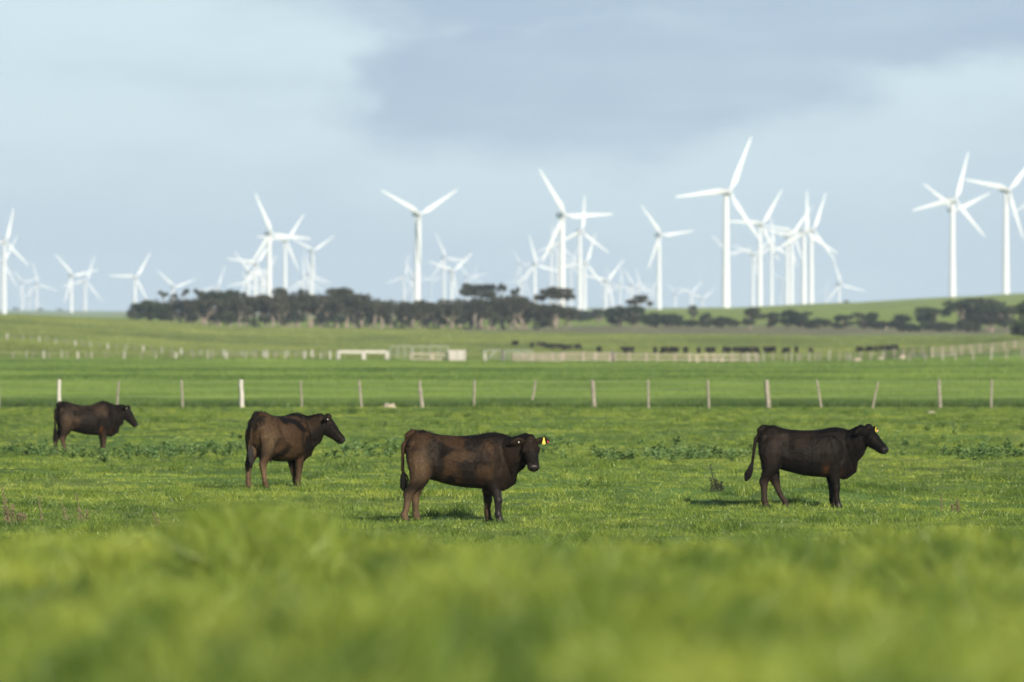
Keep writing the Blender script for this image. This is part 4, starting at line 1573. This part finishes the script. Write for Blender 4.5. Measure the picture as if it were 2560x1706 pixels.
def far_fences():
    rn = random.Random(9)
    us = [-12, 32, 66, 82, 109, 123, 154, 168, 194, 216, 229, 264, 311, 354, 390, 428, 440, 484, 520, 530, 566, 592, 614, 640, 668, 688, 713, 738, 762, 786, 802, 812, 826]
    P = [(u, 1105 + rn.uniform(-4, 4), rn.uniform(1.0, 1.28), 0.06 if i % 4 else .115, rn.uniform(-.06, .06)) for i, u in enumerate(us)]
    post_line('boundary_fence', 'long fence of small pale posts crossing the field to the white rails', P, [M_POSTW, M_POST])
    us = [(18, 1470), (38, 1465), (57, 1460), (78, 1455), (98, 1440), (118, 1425), (139, 1410), (166, 1390), (188, 1375), (208, 1362), (227, 1350), (248, 1335), (270, 1320), (291, 1306), (314, 1292), (338, 1276), (358, 1262),
          (380, 1250), (405, 1236), (430, 1222), (452, 1212), (478, 1200), (502, 1190), (532, 1182), (560, 1176), (578, 1172), (604, 1170), (632, 1168), (660, 1166), (690, 1164), (720, 1162), (755, 1160), (780, 1158)]
    P = [(u, d, rn.uniform(1.0, 1.2), 0.06 if i % 4 else .13, rn.uniform(-.05, .05)) for i, (u, d) in enumerate(us)]
    post_line('hillside_fence', 'fence of pale posts climbing the grassy slope away from the boundary', P, [M_POSTW, M_POST])
    us = [1790, 1808, 1835, 1856, 1872, 1893, 1896, 1909, 1932, 1965, 1979, 1994, 2001, 2024, 2037, 2047, 2073, 2099, 2117, 2125, 2152, 2177, 2209, 2274, 2314, 2357, 2389, 2432, 2478, 2516, 2556, 2600]
    P = [(u, (1075 if u < 2220 else 1000) + rn.uniform(-5, 5), rn.uniform(1.05, 1.45), 0.055 if i % 3 else .095, rn.uniform(-.08, .08)) for i, u in enumerate(us)]
    post_line('paddock_fence', 'ragged fence of uneven pale posts in front of the dark herd', P, [M_POST, M_POSTW, M_RAIL])


far_fences()


def rail_run(name, label, cat, pts, post_at, h, rails, mat, post_r=.12, rail_h=.16, mat_post=None, solid=False):
    """pts: [(column, distance)] polyline; rails: heights"""
    W = [at(u, d) for u, d in pts]
    o0 = W[0]
    rt = empty(name, o0)
    tag(rt, label, cat)

    def along(t):
        k = min(int(t * (len(W) - 1)), len(W) - 2)
        f = t * (len(W) - 1) - k
        p = W[k].lerp(W[k + 1], f)
        p.z = float(ground_z(p.x, p.y))
        return p - o0
    for i, t in enumerate(post_at):
        p = along(t)
        link('post', post_mesh(p - Vector((0, 0, .2)), p + Vector((0, 0, h)), post_r * random.uniform(.85, 1.15), 700 + i), rt, mat_post or mat)
    for z in rails:
        mb = MB()
        st = sorted(post_at)
        for a, b in zip(st[:-1], st[1:]):
            p, q = along(a) + Vector((0, -.14, z)), along(b) + Vector((0, -.14, z + random.uniform(-.03, .03)))
            dv = q - p
            mb.box((p + q) / 2, (dv.length * .999, .05, rail_h), math.atan2(dv.y, dv.x), (0, -math.asin(max(-1, min(1, dv.z / dv.length)))))
        link('rail', mb.mesh('rail'), rt, mat)
    return rt


def lin(n):
    return [i / (n - 1) for i in range(n)]


def yard():
    D = 1085
    rail_run('hitching_rail', 'stout white single rail on thick posts at the yard end', 'fence', [(846, D), (967, D)], [0, .52, 1.0], 1.22, [1.08], M_WHITE, .24, .36)
    # tubular cattle panels
    for i, (u0, u1, d, lab) in enumerate(((976, 1030, 1110, 'pale green tubular yard panel next to the white single rail'), (1032, 1120, 1112, 'wider pale green tubular panel behind the low white rail'),
                                          (1210, 1256, 1090, 'thin tubular gate frame with a sloping brace beside a grey post'), (1262, 1330, 1098, 'pale pipe panel between grey post and timber boards'))):
        a, b = at(u0, d), at(u1, d)
        a.z = b.z = max(a.z, b.z)
        w = (b - a).length
        mb = MB()
        H = 1.75 if i < 2 else 1.35
        mb.tube([(0, 0, 0), (0, 0, H), (.25 if i < 2 else .02, 0, H + .1), (w - .1, 0, H + .1), (w, 0, H), (w, 0, 0)], [.05] * 6, 6, up=(0, 1, 0))
        for z in ((.45, .85, 1.25) if i < 2 else (.5, .95)):
            mb.tube([(0, 0, z), (w, 0, z)], [.03] * 2, 6)
        if i == 2:
            mb.tube([(0.2, 0, 0), (w * .6, 0, H)], [.06] * 2, 6)
        else:
            for k in range(1, 3 + i):
                mb.tube([(w * k / (3 + i), 0, 0), (w * k / (3 + i), 0, H)], [.035] * 2, 6)
        o = link('yard_panel', mb.mesh('yard_panel', True), mat=M_PIPE)
        o.location = a
        o.rotation_euler = (0, 0, math.atan2(b.y - a.y, b.x - a.x))
        tag(o, lab, 'cattle panel', 'tubular panels of the cattle yard')
    rail_run('low_rail', 'low pale rail in front of the green panels, ending at the loading ramp', 'fence', [(1027, 1088), (1124, 1088)], [0, .55, .98], 1.0, [.86, .2], M_RAIL, .17, .2)
    # loading ramp: boarded box on legs with sloping floor
    a = at(1124, 1086)
    rt = empty('loading_ramp', a)
    tag(rt, 'whitish boarded loading ramp, solid block in the yard fence', 'loading ramp')
    W, Dp, H = 1.95, 3.2, 1.42
    fr, sd = MB(), MB()
    for k in range(5):
        fr.box((W / 2, 0, .16 + k * .28), (W, .05, .24))
        fr.box((W / 2, Dp, .16 + k * .28), (W, .05, .24))
    link('boarding', fr.mesh('boarding'), rt, M_WHITE)
    for k in range(5):
        sd.box((0 - .03, Dp / 2, .16 + k * .28), (.05, Dp - .06, .22))
        sd.box((W + .03, Dp / 2, .16 + k * .28), (.05, Dp - .06, .22))
    link('side_boarding', sd.mesh('side_boarding'), rt, M_WHITE)
    for px, py in ((-.02, -.12), (W + .02, -.12), (W * .55, -.1)):
        link('post', post_mesh(Vector((px, py, -.2)), Vector((px, py, H + .08)), .09, int(px * 10) + 900), rt, M_WHITE)
    fl = MB(); fl.box((W / 2, Dp / 2, .55), (W - .1, Dp - .15, .08), 0, (R(9), 0))
    link('ramp_floor', fl.mesh('ramp_floor'), rt, M_RAIL)
    # lone posts
    for u, d, h, r, lab, m in ((1213, 1090, 1.2, .12, 'short pale post with a stub bar in the yard gap', M_POSTW), (1258, 1086, 1.5, .21, 'thick grey post beside the tubular gate', M_POSTD),
                               (1531, 1078, 1.42, .19, 'dark thick gatepost breaking the timber rails', M_POSTD)):
        b = at(u, d)
        mb = MB()
        me = post_mesh(Vector((0, 0, -.2)), Vector((0, 0, h)), r, int(u))
        o = link('gatepost', me, mat=m)
        o.location = b
        tag(o, lab, 'post', 'separate posts of the cattle yard')
    # timber runs
    rail_run('board_fence', 'close boarded pale timber yard fence below the first distant cattle', 'fence', [(1284, 1080), (1405, 1078)], lin(6), 1.2, [.22, .52, .80, 1.08], M_RAIL, .12, .15)
    rail_run('rail_fence', 'open timber rail fence between the boards and the dark gatepost', 'fence', [(1409, 1078), (1526, 1077)], [0, .42, .68, 1.0], 1.25, [.35, .75, 1.13], M_RAIL, .15, .15)
    rail_run('timber_fence', 'long bleached timber fence from the dark gatepost to the ragged posts', 'fence', [(1537, 1077), (1735, 1074), (1890, 1078)], [0, .09, .2, .27, .38, .47, .6, .66, .8, .93, 1.0], 1.22, [.42, 1.0], M_RAIL, .12, .15)
    rail_run('stock_fence', 'high timber stock fence running up the slope to the dark tree', 'fence', [(2212, 1100), (2330, 1085), (2450, 1150), (2590, 1290)], lin(16), 1.45, [.35, .8, 1.25], M_RAIL, .09, .12)


yard()


# ------------------------------------------------------------------ far herd
def far_herd():
    kinds = []
    for sd, hd in ((71, (1.72, 0, 1.0, 50)), (72, (1.66, 0, .50, 62)), (73, (1.73, -.05, 1.16, 38))):
        p = dict(BLACKISH if sd != 72 else BROWNISH, seed=sd, fore=((0, 0, 0), (-.08, 0, 0)), hind=((0, 0, 0), (.12, 0, .05)), head_at=hd[:3], head_yaw=-8, head_pitch=hd[3],
                 ears=((-.1, 0), (-.1, 0)), tail=TAIL_STRAIGHT + [(-.03, 0, .45)], fat=1.1, lo=.5, hi=.8)
        mb, hb, MH, ears = cow_parts(p)
        me = fuse(mb, .04, 2)
        paint_coat(me, p, hb, MH, .7)
        me.materials.append(M_COAT)
        kinds.append(me)
    rn = random.Random(5)
    H = [(1287, 872, 1600), (1330, 871, 1560), (1352, 871, 1570), (1374, 870, 1540), (1392, 871, 1540), (1420, 870, 1520), (1446, 870, 1530), (1498, 869, 1450), (1573, 869, 1400), (1638, 868, 1400), (1664, 869, 1380),
         (1683, 866, 1400), (1714, 870, 1390), (1747, 868, 1400), (1778, 870, 1400), (1815, 872, 1420), (1845, 872, 1390), (1866, 871, 1400), (1886, 873, 1390), (1914, 864, 1300), (1930, 872, 1340),
         (1967, 875, 1400), (1991, 863, 1380), (2027, 875, 1380), (2148, 879, 1300), (2172, 877, 1310), (2190, 872, 1320), (2208, 872, 1330), (2222, 876, 1320), (2236, 878, 1300)]
    for i, (u, v, d) in enumerate(H):
        d = max(d + 30, 1440)
        b = at(u, d)
        top = CAMZ + (859.5 - v) / PXF * d
        s = 1.0
        h = top - b.z
        s = min(1.16, max(1.0, h / 1.27))
        a = rn.choice((0, math.pi, .8, 2.3, -.9, 1.3, 1.8, 3.9))
        if u in (1638, 1747, 1991):
            a = 1.5
        me = rn.choice(kinds)
        o = link('far_cow', me)
        o.location = b
        o.rotation_euler = (0, 0, a)
        o.scale = (s * 1.05, s * 1.05, s)
        tag(o, '%s black or brown cow of the distant herd, counting from the loading ramp' % ORD[i], 'cow', 'distant dark herd beyond the yard fences')


far_herd()


# ------------------------------------------------------------------ rocks, dead weeds
M_ROCK = simple_mat('limestone', (0.36, 0.31, 0.22), .9, .35, 3, .1, .5)


def rock(u, d, w, h, lab, seed):
    rn = random.Random(seed)
    mb = MB()
    mb.ball((0, 0, h * .3), (w / 2, w * .35, h * .75), 16, 10)
    vs = []
    for p in mb.v:
        q = Vector(p)
        k = 1 + .22 * math.sin(q.x * 9 / w + seed) * math.cos(q.z * 8 / h + seed * 2) + rn.uniform(-.07, .07)
        vs.append((q.x * k, q.y * k, q.z * k))
    mb.v = vs
    o = link('rock', mb.mesh('rock', True), mat=M_ROCK)
    o.location = at(u, d) - Vector((0, 0, .03))
    tag(o, lab, 'rock', 'pale rocks lying in the grass')


rock(974, d_of_v(1024), .50, .20, 'pale limestone rock in the grass under the thin leaning post', 1)
rock(2328, 312, .30, .09, 'small low stone by the fence foot near the thick post', 2)
rock(2143, 1060, 1.0, .55, 'pale boulder in front of the close packed far cattle', 3)
rock(2255, 1075, 1.0, .7, 'whitish boulder where the stock fence begins', 4)
rock(2201, 1085, .8, .55, 'small whitish boulder beside the close packed far cattle', 5)
rock(1741, 1070, .7, .8, 'upright pale boulder at the timber fence end', 6)
rock(1804, 1085, .6, .7, 'small white stone below the herd among ragged posts', 7)
rock(1668, 2380, 2.4, .8, 'pale rock in front of the broad dark bush', 8)
rock(1798, 2360, 1.8, .7, 'white rock at the foot of a small bush', 9)
rock(2210, 2300, 2.2, .8, 'pale stones under the heavy dark crown', 10)

M_DEAD = simple_mat('dead_stalk', (0.185, 0.15, 0.09), .9, .4, 20, .1)
M_STALK = simple_mat('dark_stalk', (0.05, 0.055, 0.035), .9, .4, 20, .1)


def stalk_plant(name, u, d, stems, lab, mat, seed, tw=26, group='dead weed stalks in the grass', cat='weed'):
    """stems: [(base dx m, top dx m, height m)]"""
    rn = random.Random(seed)
    mb = MB()
    for bx, tx, h in stems:
        pts = [Vector((bx + (tx - bx) * t ** .8, .03 * math.sin(5 * t + bx * 9), h * (t - .12 * t * t) / .88)) for t in (0, .25, .5, .75, 1)]
        mb.tube(pts, [.008, .0075, .006, .005, .003], 5)
        for k in range(tw):
            t = rn.uniform(.15, 1)
            i = min(int(t * 4), 3)
            q = pts[i].lerp(pts[i + 1], t * 4 - i)
            a = rn.uniform(0, 6.28)
            e = q + Vector((math.cos(a), math.sin(a), rn.uniform(.1, .9))).normalized() * rn.uniform(.015, .05) * (1.3 - t * .7)
            mb.tube([q, e], [.003, .0045], 4)
            if rn.random() < .5:
                mb.ball(e, .007, 5, 4)
    o = link(name, mb.mesh(name), mat=mat)
    o.location = at(u, d) - Vector((0, 0, .02))
    tag(o, lab, cat, group)


stalk_plant('weed_stalk', 1795, 137.5, [(0, -.13, .46), (-.05, -.12, .25), (.03, -.05, .22), (.06, .03, .16), (.10, .05, .18), (-.09, -.10, .14), (-.01, -.02, .2)], 'tall dark weed stalk leaning up from the black cow shadow', M_STALK, 1, 40)
stalk_plant('dead_weed', 28, 118, [(0, -.13, .55), (.03, .02, .3), (-.06, -.10, .35), (.10, .16, .18), (.16, .20, .16), (.05, .12, .2), (-.03, -.05, .25)], 'bushiest dead brown weed at the grass edge, before the farthest cow', M_DEAD, 2, 60)
stalk_plant('dead_weed', 108, 119, [(0, -.07, .42)], 'single dead stalk beside the bushiest dead weed', M_DEAD, 3, 24)
stalk_plant('dead_weed', 170, 121, [(0, -.11, .34)], 'dead stalk, middle one of the thin leaning stalks', M_DEAD, 4, 24)
stalk_plant('dead_weed', 212, 121, [(0, -.13, .42), (-.06, -.10, .25), (.04, .02, .2)], 'dead forked weed, farthest from the bushiest one', M_DEAD, 5, 30)
stalk_plant('dead_weed', 392, 116, [(0, -.04, .24), (.03, .01, .16)], 'short dead weed below the brown patchy cow', M_DEAD, 6, 20)
stalk_plant('dead_weed', 2355, 130, [(0, -.01, .28)], 'thin dead stalk on open grass past the black cow', M_DEAD, 7, 16)
stalk_plant('dead_weed', 2390, 129, [(0, .03, .24), (.05, .02, .18), (-.05, -.06, .15)], 'tangled dead weed over a dark grass tuft past the black cow', M_DEAD, 8, 26)

# ------------------------------------------------------------------ air
def haze():
    lo, hi, half = ZMIN - 1.0, ZTOP + 6.0, 27500.0
    mb = MB()
    mb.box((0, 0, (lo + hi) / 2), (2 * half, 2 * half, hi - lo))
    m = bpy.data.materials.new('haze')
    m.use_nodes = True
    nt = m.node_tree
    nt.nodes.clear()
    out = nt.nodes.new('ShaderNodeOutputMaterial')
    v = nt.nodes.new('ShaderNodeVolumePrincipled')
    v.inputs['Color'].default_value = (0.74, 0.88, 1.0, 1)
    v.inputs['Density'].default_value = 5.0e-5
    v.inputs['Anisotropy'].default_value = 0.0
    nt.links.new(v.outputs[0], out.inputs['Volume'])
    o = link('haze', mb.mesh('haze'), mat=m)
    tag(o, 'pale blue air over the far land', 'haze', kind='stuff')


haze()
